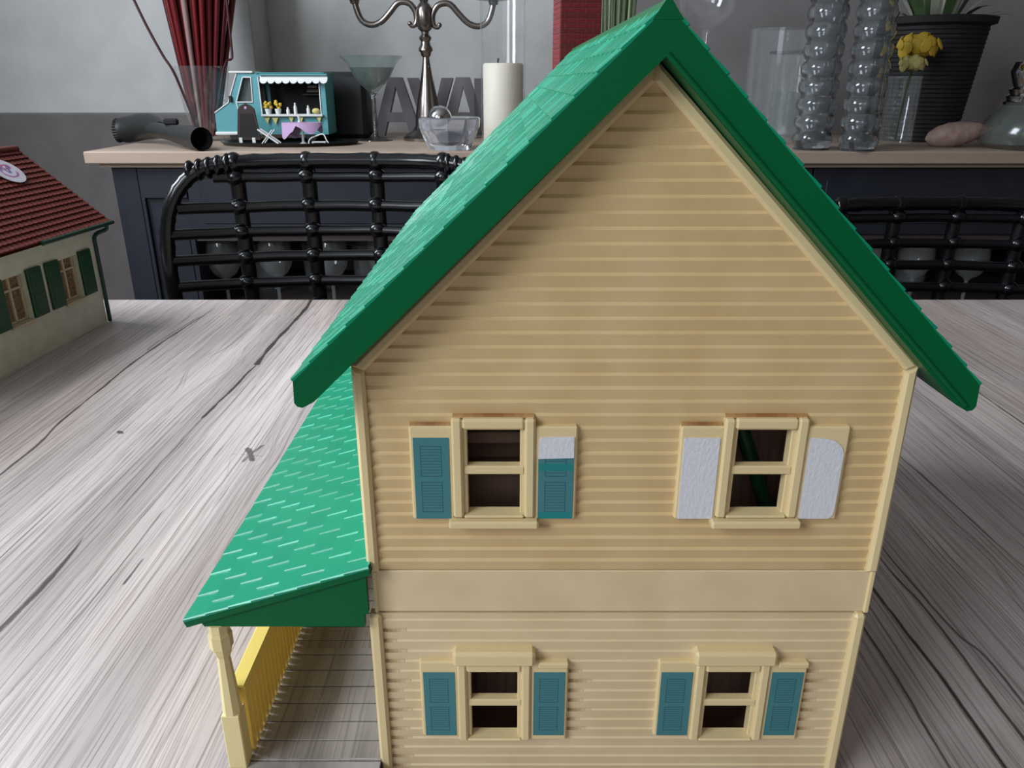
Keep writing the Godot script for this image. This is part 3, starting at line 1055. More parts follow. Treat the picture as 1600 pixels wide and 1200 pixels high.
func porch(t: Node3D, at: Vector3) -> void:
	var z0 := -0.2545
	var z1 := -0.60
	var foot := Vector2(-0.1312, -0.2006)
	var head := Vector2(-0.0560, -0.1757)
	var d := (head - foot).normalized()
	var nn := Vector2(-d.y, d.x)
	var m := from(at)
	m.prism(PackedVector2Array([foot - nn * 0.0008, foot - nn * 0.0034 + d * 0.0002, head - nn * 0.0034, head - nn * 0.0008]), z1, z0)
	var slab := put("porch_roof", m, mat.green, t)
	lay_shingles("porch_shingle", slab, at, V(foot.x, foot.y, 0) - V(nn.x, nn.y, 0) * 0.0008, V(head.x, head.y, 0) - V(nn.x, nn.y, 0) * 0.0008, 8, z0, z1, 40, 0.7)
	m = from(at)
	var a := foot + d * 0.0060 - nn * 0.0030
	var b := head - nn * 0.0030
	m.prism(PackedVector2Array([a, a + Vector2(0, -0.0006), Vector2(-0.1235, -0.2042), Vector2(-0.0590, -0.2042), Vector2(-0.0590, -0.1985), Vector2(-0.0572, -0.1980), Vector2(-0.0572, -0.1795), b]), z0 - 0.0042, z0 - 0.0012)
	put("porch_gable", m, mat.green, t)
	m = from(at)
	m.box(V(-0.1235, -0.2042, z1), V(-0.1205, -0.1995, z0 - 0.0042))
	m.box(V(-0.1235, -0.2042, z1), V(-0.0590, -0.1990, z1 + 0.003))
	put("porch_beam", m, mat.green, t)
	# floor: a slab with grey planks laid across
	m = from(at)
	m.box(V(-0.1246, TABLE, z1 - 0.004), V(-0.0574, -0.2800, -0.2425), 0.0006)
	m.box(V(-0.0574, TABLE, z1 - 0.004), V(0.1445, -0.2885, -0.2585), 0.0006)
	var deck := put("porch_base", m, mat.plank_gap, t)
	var z := -0.2474 + 0.0
	var lo := -0.2432
	var i := 0
	var rng := RandomNumberGenerator.new()
	rng.seed = 9
	while lo > z1:
		var hi := maxf(z, z1 - 0.003)
		m = from(at)
		var dy := rng.randf_range(-0.0001, 0.0001)
		m.box(V(-0.1243, -0.2802, hi + 0.00035), V(-0.0576, -0.2786 + dy, lo - 0.00035), 0.0002)
		put("floor_plank", m, mat.plank, deck)
		lo = z
		z -= 0.0113
		i += 1
	# posts with rails and balusters between
	var posts := [-0.2585, -0.371, -0.483, -0.595]
	for pz in posts:
		m = from(at)
		m.box(V(-0.1229, -0.2788, pz - 0.0039), V(-0.1151, -0.2498, pz + 0.0039), 0.0004)
		var base := put("porch_post", m, mat.porch_cream, t)
		m = from(at)
		m.lathe([Vector2(0, -0.2500), Vector2(0.0040, -0.2498), Vector2(0.0040, -0.2482), Vector2(0.0026, -0.2210), Vector2(0.0033, -0.2196), Vector2(0.0040, -0.2166), Vector2(0.0047, -0.2158), Vector2(0.0047, -0.2096), Vector2(0.0041, -0.2082), Vector2(0.0041, -0.2040), Vector2(0, -0.2040)], V(-0.119, 0, pz), 8, 1.0, true, PI / 8)
		put("post_shaft", m, mat.porch_cream, base)
	for k in 3:
		var za: float = posts[k] - 0.0038
		var zb: float = posts[k + 1] + 0.0038
		m = from(at)
		m.box(V(-0.1210, -0.2435, zb), V(-0.1140, -0.2405, za), 0.0006)
		var rail := put("porch_rail", m, mat.porch_yellow, t)
		var q := za - 0.0012
		while q > zb + 0.002:
			m = from(at)
			var poly := PackedVector2Array([Vector2(q - 0.0040, -0.2432), Vector2(q - 0.0040, -0.2740), Vector2(q - 0.0027, -0.2786), Vector2(q - 0.0015, -0.2786), Vector2(q - 0.0002, -0.2740), Vector2(q - 0.0002, -0.2432)])
			m.xf = Transform3D(Basis(Vector3(0, 0, 1), Vector3.UP, Vector3(-1, 0, 0)), -at)
			m.prism(poly, 0.1145, 0.1180)
			put("baluster", m, mat.porch_yellow, rail)
			q -= 0.0048

func chimney(t: Node3D, at: Vector3) -> void:
	var w := 0.0152
	var d := 0.0165
	var m := M.new()
	m.box(V(-w, TABLE, -d), V(w, 0.078, d))
	var hold := put("chimney", m, mat.mortar, t, V(0.0487, 0, -0.644) - at)
	hold.rotation_degrees.y = 6.0
	var row := 0
	var y := -0.030
	var h := 0.00345
	while y < 0.078:
		for face in 2:
			var n := 5 if face == 0 else 5
			var half: float = w if face == 0 else d
			var bl := half * 2.0 / n
			var x := -half - (bl / 2.0 if row % 2 == 1 else 0.0)
			while x < half - 0.0005:
				var x0 := maxf(x, -half) + 0.0002
				var x1 := minf(x + bl, half) - 0.0002
				if x1 - x0 > 0.001:
					m = M.new()
					if face == 0:
						m.box(V(x0, y + 0.0002, d - 0.001), V(x1, y + h - 0.0002, d + 0.00035), 0.0002)
					else:
						m.box(V(-w - 0.00035, y + 0.0002, x0), V(-w + 0.001, y + h - 0.0002, x1), 0.0002)
					put("brick", m, mat.brick if (row * 7 + int(x * 1000.0)) % 3 else mat.brick_b, hold)
				x += bl
		y += h
		row += 1

# ---------------------------------------------------------------- the white toy cottage at the left
func toy_cottage() -> void:
	var at := V(-0.5253, TABLE, -0.9709)
	var t := thing("toy_cottage", "small white toy cottage with red tiled roof and dark green shutters at far left", "toy house", at)
	t.rotation_degrees.y = 85.79
	var far := -0.36
	var deep := -0.19
	var wins := [[-0.0745, -0.0365], [-0.1705, -0.1330]]
	var holes := []
	for w in wins:
		holes.append(rect(w[0], 0.0440, w[1], 0.0960))
	var m := M.new()
	for poly in cut(rect(far, 0, 0, 0.1265), holes):
		m.prism(poly, -0.0055, 0.0)
	m.box(V(far, 0, deep), V(far + 0.004, 0.1265, -0.0055))
	m.box(V(far, 0, deep), V(0, 0.1265, deep + 0.004))
	var wall := put("wall", m, mat.toy_wall, t)
	m = M.new()
	m.xf = Transform3D(Basis(Vector3(0, 0, -1), Vector3.UP, Vector3(1, 0, 0)), Vector3.ZERO)
	for x in [-0.004, far]:
		m.v.clear(); m.n.clear(); m.uv.clear(); m.c.clear()
		m.prism(PackedVector2Array([Vector2(0.0055, 0), Vector2(0.19, 0), Vector2(0.19, 0.1265), Vector2(0.095, 0.208), Vector2(0.0055, 0.1300)]), x, x + 0.004)
		put("gable", m, mat.toy_wall, t)
	for w in wins:
		var c: float = (w[0] + w[1]) / 2.0
		m = M.new()
		m.box(V(w[0], 0.0440, -0.0095), V(w[1], 0.0960, -0.0085))
		var pane := put("window_curtain", m, mat.curtain, t)
		m = M.new()
		for r in [[w[0], 0.044, w[0] + 0.0022, 0.096], [w[1] - 0.0022, 0.044, w[1], 0.096], [c - 0.0016, 0.044, c + 0.0016, 0.096], [w[0], 0.0795, w[1], 0.0820], [w[0], 0.044, w[1], 0.0468], [w[0], 0.0935, w[1], 0.096]]:
			m.box(V(r[0], r[1], -0.0085), V(r[2], r[3], -0.0055), 0.0004)
		put("window_bars", m, mat.toy_frame, pane)
		m = M.new()
		for y in [0.054, 0.062, 0.070]:
			m.box(V(w[0], y, -0.0086), V(w[1], y + 0.0016, -0.0078))
		put("curtain_fold", m, mat.curtain, pane)
		m = M.new()
		m.box(V(w[0] - 0.001, 0.0415, -0.003), V(w[1] + 0.001, 0.0440, 0.0035), 0.0006)
		put("window_sill", m, mat.toy_frame, t)
	for s in [[-0.0353, -0.0113], [-0.0995, -0.0757], [-0.1322, -0.1077], [-0.1960, -0.1722]]:
		m = M.new()
		m.box(V(s[0], 0.0440, 0.0), V(s[1], 0.0985, 0.0035), 0.0007)
		var sh := put("shutter", m, mat.dark_green, t)
		m = M.new()
		for k in 2:
			m.box(V(s[0] + 0.004, 0.049 + k * 0.0245, 0.003), V(s[1] - 0.004, 0.070 + k * 0.0245, 0.0042), 0.0005)
		put("shutter_panel", m, mat.dark_green, sh)
	# roof: rows of rounded tiles, each row stepping over the one below
	var rows := 17
	var eave := Vector2(0.0085, 0.1255)
	var ridge := Vector2(-0.095, 0.2125)
	var row_mesh := tile_row(0.43, (ridge - eave).length() / rows * 1.12)
	var slope := atan2(ridge.y - eave.y, eave.x - ridge.x)
	for side in 2:
		var holder := M.new()
		holder.flat([V(0.030, eave.y - 0.002, eave.x), V(-0.40, eave.y - 0.002, eave.x), V(-0.40, ridge.y - 0.002, ridge.x), V(0.030, ridge.y - 0.002, ridge.x)], V(0, 1, 1))
		holder.flat([V(0.030, eave.y - 0.0045, eave.x - 0.001), V(-0.40, eave.y - 0.0045, eave.x - 0.001), V(-0.40, ridge.y - 0.0055, ridge.x), V(0.030, ridge.y - 0.0055, ridge.x)], V(0, -1, -1))
		var sl := put("roof_slope", holder, mat.tile, t)
		if side == 1:
			sl.rotation.y = PI
			sl.position = V(-0.37, 0, -0.19)
		for r in rows:
			var p := eave.lerp(ridge, float(r) / rows)
			var o := put("tile_row", row_mesh, mat.tile, sl)
			o.transform = Transform3D(Basis(Vector3.RIGHT, slope), V(0.0315, p.y - 0.0012, p.x))
	m = M.new()
	m.tube([V(0.032, 0.2128, -0.095), V(-0.40, 0.2128, -0.095)], 0.0042, 10)
	put("ridge_tile", m, mat.tile, t)
	m = M.new()
	m.tube([V(0.0335, 0.1235, 0.0115), V(-0.108, 0.1235, 0.0115)], 0.0028, 8)
	put("gutter", m, mat.gutter, t)
	m = M.new()
	m.tube(smooth_path([V(0.020, 0.1215, 0.0105), V(0.019, 0.1165, 0.0095), V(0.009, 0.1135, 0.004), V(0.0032, 0.1085, 0.0022), V(0.003, 0.09, 0.002), V(0.003, 0.001, 0.002)], 4), 0.0026, 8)
	put("downpipe", m, mat.gutter, t)
	# round badge stuck on the tiles, squiggle print
	var im := Image.create(96, 96, false, Image.FORMAT_RGB8)
	im.fill(Color(0.83, 0.81, 0.85))
	for k in 260:
		var a := k / 260.0
		var pts := [Vector2(48 + 26 * cos(PI * (0.1 + 1.2 * a)), 50 + 22 * sin(PI * (0.1 + 1.2 * a))), Vector2(30 + 36 * a, 44 - 12 * sin(a * 9.0)), Vector2(56 + 14 * cos(a * TAU), 34 + 8 * sin(a * TAU))]
		for j in 3:
			for dx in range(-2, 3):
				for dy in range(-2, 3):
					im.set_pixel(int(pts[j].x) + dx, int(pts[j].y) + dy, [Color(0.66, 0.42, 0.62), Color(0.45, 0.38, 0.6), Color(0.72, 0.4, 0.55)][j])
	var bm := plain(Color.WHITE, 0.4)
	bm.albedo_texture = ImageTexture.create_from_image(im)
	m = M.new()
	m.uvf = func(p: Vector3) -> Vector2: return Vector2(p.x / 0.042 + 0.5, 0.5 - p.y / 0.042)
	var circle := PackedVector2Array()
	for k in 28:
		circle.append(Vector2(cos(TAU * k / 28), sin(TAU * k / 28)) * 0.020)
	m.prism(circle, 0.0, 0.0006)
	var badge := put("badge", m, bm, t)
	badge.transform = Transform3D(Basis(Vector3.RIGHT, slope - PI / 2.0), V(-0.030, 0.1925, -0.0672))

func tile_row(long: float, up: float) -> ArrayMesh:     # x runs 0..-long, -z runs up the slope
	var m := M.new()
	var n := 108
	for i in n:
		var x0 := -long * i / n
		var x1 := -long * (i + 1) / n
		var h0 := 0.0026 + 0.0006 * cos(TAU * i / 2.0)
		var h1 := 0.0026 + 0.0006 * cos(TAU * (i + 1) / 2.0)
		m.flat([V(x0, h0, 0), V(x1, h1, 0), V(x1, h1 - 0.0022, -up), V(x0, h0 - 0.0022, -up)], V(0, 1, 0))
		m.flat([V(x0, h0, 0), V(x1, h1, 0), V(x1, 0, 0), V(x0, 0, 0)], V(0, 0, 1))
	return m.mesh()

# ---------------------------------------------------------------- sideboard
func sideboard() -> void:
	var at := V(0.4, -EYE, -1.98)
	var t := thing("sideboard", "long dark navy sideboard with a pale oak top and open glass shelf, behind the chairs", "sideboard", at)
	var zf := -1.76
	var zb := -2.25
	var m := from(at)
	m.uvf = func(p: Vector3) -> Vector2: return Vector2((p.z + 2.42) / 0.7 + p.y * 1.3, (p.x + 0.95) / 2.75)
	m.box(V(-0.9205, SHELF - 0.0258, zb), V(1.75, SHELF, -1.735), 0.002)
	m.box(V(-0.68, SHELF - 0.0258, -2.415), V(1.75, SHELF, zb))
	put("worktop", m, mat.oak, t)
	m = from(at)
	m.uvf = func(p: Vector3) -> Vector2: return Vector2((p.z + 2.42) / 0.7 + p.y * 1.3, (p.x + 0.95) / 2.75)
	m.box(V(-0.895, SHELF - 0.034, zb), V(1.72, SHELF - 0.0258, -1.748))
	put("top_moulding", m, mat.oak, t)
	m = from(at)
	m.box(V(-0.878, -EYE + 0.06, zb), V(-0.858, SHELF - 0.034, zf), 0.001)
	put("side_panel", m, mat.navy, t)
	m = from(at)
	m.box(V(-0.858, -EYE + 0.06, zb), V(1.70, SHELF - 0.034, zb + 0.02))
	put("back_panel", m, mat.niche, t)
	m = from(at)
	m.box(V(-0.878, -EYE, zb), V(1.70, -EYE + 0.06, zf - 0.03))
	put("plinth", m, mat.navy, t)
	m = from(at)
	m.box(V(-0.878, -EYE + 0.06, zf - 0.02), V(-0.824, SHELF - 0.034, zf), 0.001)
	put("stile", m, mat.navy, t)
	# narrow panelled door at the left end
	m = from(at)
	m.box(V(-0.8225, -EYE + 0.065, zf - 0.018), V(-0.72, SHELF - 0.036, zf - 0.006))
	var door := put("door", m, mat.navy, t)
	m = from(at)
	m.box(V(-0.8225, -0.243, zf - 0.010), V(-0.72, SHELF - 0.036, zf + 0.002), 0.001)
	m.box(V(-0.8225, -EYE + 0.065, zf - 0.010), V(-0.814, -0.243, zf + 0.002), 0.001)
	put("door_frame", m, mat.navy, door)
	# wide apron drawers over the open shelf
	for d in [[-0.718, -0.03], [-0.026, 0.66], [0.664, 1.36], [1.364, 1.70]]:
		m = from(at)
		m.box(V(d[0], -0.3235, zf - 0.02), V(d[1], SHELF - 0.036, zf), 0.001)
		var dr := put("drawer", m, mat.navy, t)
		m = from(at)
		m.box(V(d[0] + 0.03, -0.300, zf - 0.004), V(d[1] - 0.03, -0.205, zf + 0.0015), 0.0012)
		put("drawer_panel", m, mat.navy, dr)
	m = from(at)
	m.box(V(-0.74, -0.3405, zb), V(1.70, -0.3235, zf - 0.012))
	put("niche_ceiling", m, mat.niche, t)
	for y in [-0.512, -0.74]:
		m = from(at)
		m.box(V(-0.74, y - 0.018, zb), V(1.70, y, zf - 0.01), 0.001)
		put("shelf", m, mat.niche, t)
	for x in [-0.74, -0.028, 0.662, 1.362]:
		m = from(at)
		m.box(V(x - 0.009, -EYE + 0.06, zb), V(x + 0.009, -0.3235, zf - 0.004), 0.001)
		put("divider", m, mat.navy, t)

func glasses() -> void:
	var bowl := M.new()
	bowl.lathe([Vector2(0.0, 0.0), Vector2(0.032, 0.0), Vector2(0.031, 0.002), Vector2(0.006, 0.005), Vector2(0.0042, 0.012), Vector2(0.004, 0.062), Vector2(0.008, 0.070), Vector2(0.026, 0.082), Vector2(0.037, 0.102), Vector2(0.040, 0.122), Vector2(0.037, 0.150), Vector2(0.033, 0.163)], Vector3.ZERO, 22)
	var tumbler := M.new()
	tumbler.lathe([Vector2(0.0, 0.0), Vector2(0.030, 0.0), Vector2(0.036, 0.02), Vector2(0.041, 0.125), Vector2(0.0395, 0.125), Vector2(0.034, 0.022), Vector2(0.0, 0.008)], Vector3.ZERO, 22)
	var bm := bowl.mesh()
	var tm := tumbler.mesh()
	var nth := ["first", "second", "third", "fourth"]
	for side in 2:
		var chair_word: String = ["left", "right"][side]
		var i := 0
		for p in [[[-0.685, -1.83], [-0.565, -1.84], [-0.43, -1.83], [-0.31, -1.85]], [[0.72, -1.84], [0.84, -1.83], [0.965, -1.84], [1.09, -1.83]]][side]:
			var o := put("wine_glass", bm, mat.drink_glass, self, V(p[0], -0.512 + EYE, p[1]))
			tag(o, "%s stemmed wine glass from the left, seen low through the %s chair's back" % [nth[i], chair_word], "glass", "wine glasses behind the %s chair" % chair_word)
			i += 1
		i = 0
		for p in [[[-0.625, -1.98], [-0.50, -1.99], [-0.37, -1.98]], [[0.79, -1.98], [0.91, -1.99], [1.03, -1.98]]][side]:
			var o := put("tumbler", tm, mat.drink_glass, self, V(p[0], -0.512 + EYE, p[1]))
			tag(o, "%s straight tumbler from the left, behind the wine glasses at the %s chair" % [nth[i], chair_word], "glass", "tumblers behind the %s chair" % chair_word)
			i += 1

# ---------------------------------------------------------------- rattan chairs: c is the middle of the top of the back
func chair(label: String, c: Vector3, wide: float, turn: float, seed_at: int) -> void:
	var at := V(c.x, -EYE, c.z)
	var t := thing("rattan_chair", label, "chair", at, )
	t.rotation_degrees.y = turn
	var top := c.y + EYE
	var h := wide / 2.0
	var bend := func(x: float) -> float: return 0.055 * pow(absf(x) / h, 2.0)
	var rng := RandomNumberGenerator.new()
	rng.seed = seed_at
	# the frame: up from the floor, over the rounded shoulders and down again
	var pts := []
	for s in [-1.0, 1.0]:
		var arm := [V(s * (h - 0.03), 0.0, -0.02 + 0.05), V(s * (h - 0.012), top - 0.4, 0.055), V(s * h, top - 0.2, 0.058), V(s * (h - 0.003), top - 0.115, 0.056), V(s * (h - 0.018), top - 0.065, 0.05), V(s * (h - 0.048), top - 0.030, 0.04), V(s * (h - 0.085), top - 0.017, 0.028)]
		if s > 0:
			arm.reverse()
			pts += [V(-0.09, top - 0.014, 0.006), V(0.09, top - 0.014, 0.006)]
		pts += arm
	pts = smooth_path(pts, 9)
	var rad := []
	for i in pts.size():
		rad.append(0.0112 + (0.0009 if i % 3 == 0 else 0.0) + rng.randf_range(-0.0003, 0.0003))
	var m := M.new()
	m.tube(pts, rad, 12)
	put("back_frame", m, mat.rattan_wrap, t)
	# shoulder bindings
	for s in [-1.0, 1.0]:
		for k in 5:
			var x: float = s * (h - 0.045 - 0.013 * k)
			m = M.new()
			m.ball(V(x, top - 0.026 + 0.0022 * k, bend.call(x) + 0.003), V(0.0075, 0.0165, 0.0135), 8, 12)
			put("shoulder_wrap", m, mat.rattan_wrap, t)
	var levels := [-0.036, -0.080, -0.1185, -0.158, -0.199, -0.239, -0.279, -0.319]
	for li in levels.size():
		var y: float = top + levels[li]
		var e: float = h - (0.075 if li == 0 else (0.022 if li == 1 else 0.004))
		var line := []
		for k in 15:
			var x := lerpf(-e, e, k / 14.0)
			line.append(V(x, y - 0.0015 * sin(PI * k / 14.0) + rng.randf_range(-0.0006, 0.0006), bend.call(x) + 0.004))
		m = M.new()
		m.tube(smooth_path(line, 2), 0.0086 if li > 0 else 0.0078, 10)
		put("rail", m, mat.rattan, t)
	var knot := M.new()
	knot.ball(Vector3.ZERO, V(0.0150, 0.0122, 0.0122), 8, 12)
	var knot_mesh := knot.mesh()
	for k in 4:
		var x := h * (-0.6 + 0.4 * k)
		m = M.new()
		m.tube([V(x * 0.96, 0.43, bend.call(x) - 0.008), V(x, top - 0.2, bend.call(x) - 0.008), V(x, top - 0.02, bend.call(x) - 0.006)], 0.0115, 10)
		put("upright", m, mat.rattan, t)
		for li in levels.size():
			var o := put("binding", knot_mesh, mat.rattan_wrap, t, V(x + rng.randf_range(-0.002, 0.002), top + levels[li], bend.call(x) + 0.0035))
			o.rotation_degrees.z = rng.randf_range(-14, 14)
		m = M.new()
		m.ball(V(x, top - 0.015, bend.call(x)), V(0.0135, 0.0155, 0.0145), 8, 12)
		put("binding", m, mat.rattan_wrap, t)
	m = M.new()
	m.box(V(-h + 0.02, 0.42, -0.0), V(h - 0.02, 0.455, 0.44), 0.012)
	put("seat", m, mat.rattan, t)
	for s in [-1.0, 1.0]:
		m = M.new()
		m.tube([V(s * (h - 0.04), 0.0, 0.42), V(s * (h - 0.045), 0.43, 0.41)], 0.013, 10)
		put("leg", m, mat.rattan, t)

# ---------------------------------------------------------------- things on the left half of the sideboard
func shelf_left() -> void:
	reed_vase()
	nozzle()
	var at := V(-0.53, SHELF, -1.945)
	var m := M.new()
	m.lathe([Vector2(0.0, 0.002), Vector2(0.150, 0.002), Vector2(0.160, 0.008), Vector2(0.164, 0.008), Vector2(0.156, 0.0), Vector2(0.0, 0.0)], Vector3.ZERO, 48, 0.62)
	single("oval_tray", m, mat.tray, at, "dark oval tray with a low rim carrying the turquoise toy van", "tray")
	toy_van()
	# black box behind the van
	at = V(-0.424, SHELF, -2.125)
	var t := thing("speaker", "matt black rounded speaker box standing behind the toy van", "speaker", at)
	m = M.new()
	m.box(V(-0.075, 0.0, -0.11), V(0.049, 0.163, 0.0), 0.012)
	put("cabinet", m, mat.speaker, t)
	m = M.new()
	m.ball(V(0.031, 0.153, 0.0), V(0.003, 0.003, 0.002), 6, 10)
	put("indicator", m, mat.chrome, t)
	# wide glass on a tall stem
	at = V(-0.3455, SHELF, -2.07)
	t = thing("cocktail_glass", "oversized pale green cocktail glass on a tall stem, right of the black speaker box", "glass", at)
	m = M.new()
	m.lathe([Vector2(0.0, 0.0), Vector2(0.042, 0.0), Vector2(0.041, 0.002), Vector2(0.012, 0.006), Vector2(0.006, 0.014), Vector2(0.0052, 0.100), Vector2(0.008, 0.108), Vector2(0.010, 0.112), Vector2(0.0, 0.116)], Vector3.ZERO, 28)
	put("stem", m, mat.thick_glass, t)
	m = M.new()
	m.lathe([Vector2(0.0, 0.114), Vector2(0.011, 0.116), Vector2(0.030, 0.133), Vector2(0.044, 0.150), Vector2(0.060, 0.179), Vector2(0.079, 0.198), Vector2(0.0785, 0.1985), Vector2(0.058, 0.180), Vector2(0.042, 0.152), Vector2(0.0, 0.120)], Vector3.ZERO, 40)
	put("bowl", m, mat.green_glass, t)
	m = M.new()
	m.lathe([Vector2(0.0, 0.1205), Vector2(0.029, 0.1345), Vector2(0.042, 0.1515), Vector2(0.0545, 0.172), Vector2(0.0, 0.172)], Vector3.ZERO, 36)
	put("sea_glass_filling", m, mat.dusty_glass, t)
	# metal letters leaning at the wall
	var font := SystemFont.new()
	font.font_names = PackedStringArray(["Droid Sans"])
	font.font_weight = 700
	for l in [["A", -0.306, "grey metal letter A leaning behind the cocktail glass"], ["V", -0.215, "grey metal letter V behind the candelabrum stem"], ["A", -0.128, "grey metal letter A to the right of the candelabrum stem"], ["E", -0.062, "brownish metal letter partly hidden behind the pillar candle"]]:
		var tm := TextMesh.new()
		tm.text = l[0]
		tm.font = font
		tm.font_size = 64
		tm.pixel_size = 0.0031
		tm.depth = 0.03
		tm.vertical_alignment = VERTICAL_ALIGNMENT_CENTER
		var o := put("metal_letter", tm, mat.zinc, self, V(l[1], SHELF + EYE + 0.072, -2.2))
		o.rotation_degrees.x = -4
		tag(o, l[2], "letter", "")
	candelabrum()
	# crystal bowl with a silver ball
	at = V(-0.137, SHELF, -1.805)
	m = M.new()
	var pf := [Vector2(0.0, 0.0), Vector2(0.048, 0.0), Vector2(0.060, 0.024), Vector2(0.068, 0.046), Vector2(0.0695, 0.064), Vector2(0.066, 0.067), Vector2(0.060, 0.064), Vector2(0.052, 0.044), Vector2(0.034, 0.020), Vector2(0.0, 0.016)]
	m.lathe(pf, Vector3.ZERO, 10, 1.0, true, PI / 10.0)
	single("crystal_bowl", m, mat.crystal, at, "thick faceted clear crystal bowl near the sideboard's front edge", "bowl")
	m = M.new()
	m.ball(Vector3.ZERO, V(0.027, 0.027, 0.027), 18, 28)
	single("silver_ball", m, mat.chrome, at + V(-0.022, 0.0645, -0.004), "shiny silver ball resting in the crystal bowl", "ball")
	# hurricane glass with a pillar candle
	at = V(-0.021, SHELF, -1.975)
	m = M.new()
	m.lathe([Vector2(0.0, 0.001), Vector2(0.050, 0.0), Vector2(0.0525, 0.004), Vector2(0.0525, 0.40), Vector2(0.051, 0.40)], Vector3.ZERO, 44)
	single("hurricane_glass", m, mat.clear, at, "tall clear glass cylinder around the ivory pillar candle", "candle holder")
	t = thing("pillar_candle", "thick ivory pillar candle inside the tall glass cylinder", "candle", at + V(0, 0.0015, 0))
	m = M.new()
	m.lathe([Vector2(0.0, 0.0), Vector2(0.046, 0.0), Vector2(0.0475, 0.003), Vector2(0.0475, 0.174), Vector2(0.044, 0.1785), Vector2(0.020, 0.176), Vector2(0.0, 0.174)], Vector3.ZERO, 40)
	put("wax", m, mat.wax, t)
	m = M.new()
	m.tube([V(-0.012, 0.174, 0.0), V(-0.012, 0.182, 0.001), V(-0.011, 0.189, 0.0)], 0.0022, 6)
	put("wick", m, mat.wick, t)

func reed_vase() -> void:
	var at := V(-0.768, SHELF, -2.07)
	var m := M.new()
	m.lathe([Vector2(0.0, 0.0), Vector2(0.034, 0.0), Vector2(0.036, 0.008), Vector2(0.052, 0.08), Vector2(0.069, 0.175), Vector2(0.0675, 0.175), Vector2(0.050, 0.08), Vector2(0.034, 0.012), Vector2(0.0, 0.010)], Vector3.ZERO, 36)
	single("reed_vase", m, mat.clear, at, "flared clear glass vase holding the red reeds at the left end of the sideboard", "vase")
	var rng := RandomNumberGenerator.new()
	rng.seed = 14
	for k in 52:
		var r := sqrt((k + 0.5) / 52.0)
		var ang := k * 2.39996
		var dx := cos(ang) * r
		var dz := sin(ang) * r
		var foot := V(dx * 0.026 - 0.006, 0.013, dz * 0.026)
		var end := V(dx * 0.100 + 0.026, rng.randf_range(0.42, 0.5), dz * 0.085)
		var pale := k % 9 == 4
		m = M.new()
		var thick := rng.randf_range(0.9, 1.1)
		m.tube([foot, foot.lerp(end, 0.4), end], [0.0030 * thick, 0.0056 * thick, 0.0088 * thick], 8)
		single("reed", m, mat.pale_reed if pale else (mat.brown_reed if k % 5 == 1 else mat.red_reed), at,
			"pale pinkish reed among the red ones in the flared glass vase" if pale else ("brown reed among the red ones in the flared glass vase" if k % 5 == 1 else "glossy dark red reed in the flared glass vase"), "reed",
			"pale reeds in the vase" if pale else ("brown reeds in the vase" if k % 5 == 1 else "red reeds in the vase"))
	m = M.new()
	m.tube(smooth_path([V(-0.012, 0.012, 0.03), V(-0.043, 0.15, 0.05), V(-0.068, 0.2, 0.05), V(-0.098, 0.27, 0.05), V(-0.13, 0.36, 0.05)], 5), 0.0032, 7)
	single("reed", m, mat.brown_reed, at, "thin brown reed leaning far out to the left of the red bunch", "reed")
	m = M.new()
	m.tube(smooth_path([V(0.02, 0.012, 0.03), V(0.065, 0.17, 0.02), V(0.088, 0.19, 0.03), V(0.092, 0.2, 0.03), V(0.0935, 0.25, 0.03), V(0.096, 0.42, 0.03)], 5), 0.0030, 7)
	single("reed", m, mat.brown_reed, at, "single dark upright reed standing apart at the right of the red bunch", "reed")

func nozzle() -> void:
	var at := V(-0.78, SHELF, -1.87)
	var t := thing("vacuum_nozzle", "dark grey plastic brush nozzle with open round pipe end at sideboard's left end", "nozzle", at)
	var a := V(0.115, 0.025, 0.125)
	var b := V(-0.10, 0.036, -0.10)
	var d := (b - a).normalized()
	var m := M.new()
	var path := [a, a + d * 0.06, a + d * 0.11, a + d * 0.17, b]
	m.tube(path, [0.0245, 0.0235, 0.021, 0.0175, 0.017], 24, false)
	put("pipe", m, mat.grey_plastic, t)
	m = M.new()
	m.tube([a + d * 0.001, a + d * 0.05], [0.0215, 0.0195], 20, false)
	m.flat([a + d * 0.05 + V(0.02, 0.02, 0), a + d * 0.05 + V(-0.02, 0.02, 0), a + d * 0.05 + V(-0.02, -0.02, 0), a + d * 0.05 + V(0.02, -0.02, 0)], -d)
	put("pipe_bore", m, mat.bristle, t)
	m = M.new()
	m.tube([a + d * 0.0, a + d * 0.004], [0.0245, 0.0215], 24, false)
	put("pipe_rim", m, mat.grey_plastic, t)
	m = M.new()
	m.tube(smooth_path([b + V(0.05, 0.0, 0.04), b + V(0.0, 0.004, -0.005), b + V(-0.05, -0.004, -0.03), b + V(-0.075, -0.008, -0.035)], 4), [0.016, 0.02, 0.025, 0.029, 0.0305, 0.031, 0.031, 0.031, 0.031, 0.031, 0.031, 0.030, 0.029], 18)
	put("brush_head", m, mat.grey_plastic, t)
	m = M.new()
	for k in 26:
		var ang := TAU * k / 26
		var c := b + V(-0.076, -0.008, -0.035)
		m.tube([c + V(0, cos(ang), sin(ang)) * 0.024, c + V(-0.012, cos(ang) * 0.027, sin(ang) * 0.028)], 0.0022, 5)
	put("bristle_ring", m, mat.bristle, t)
	m = M.new()
	m.box(V(-0.012, 0.047, 0.0), V(0.022, 0.062, 0.012), 0.004)
	put("latch", m, mat.bristle, t)

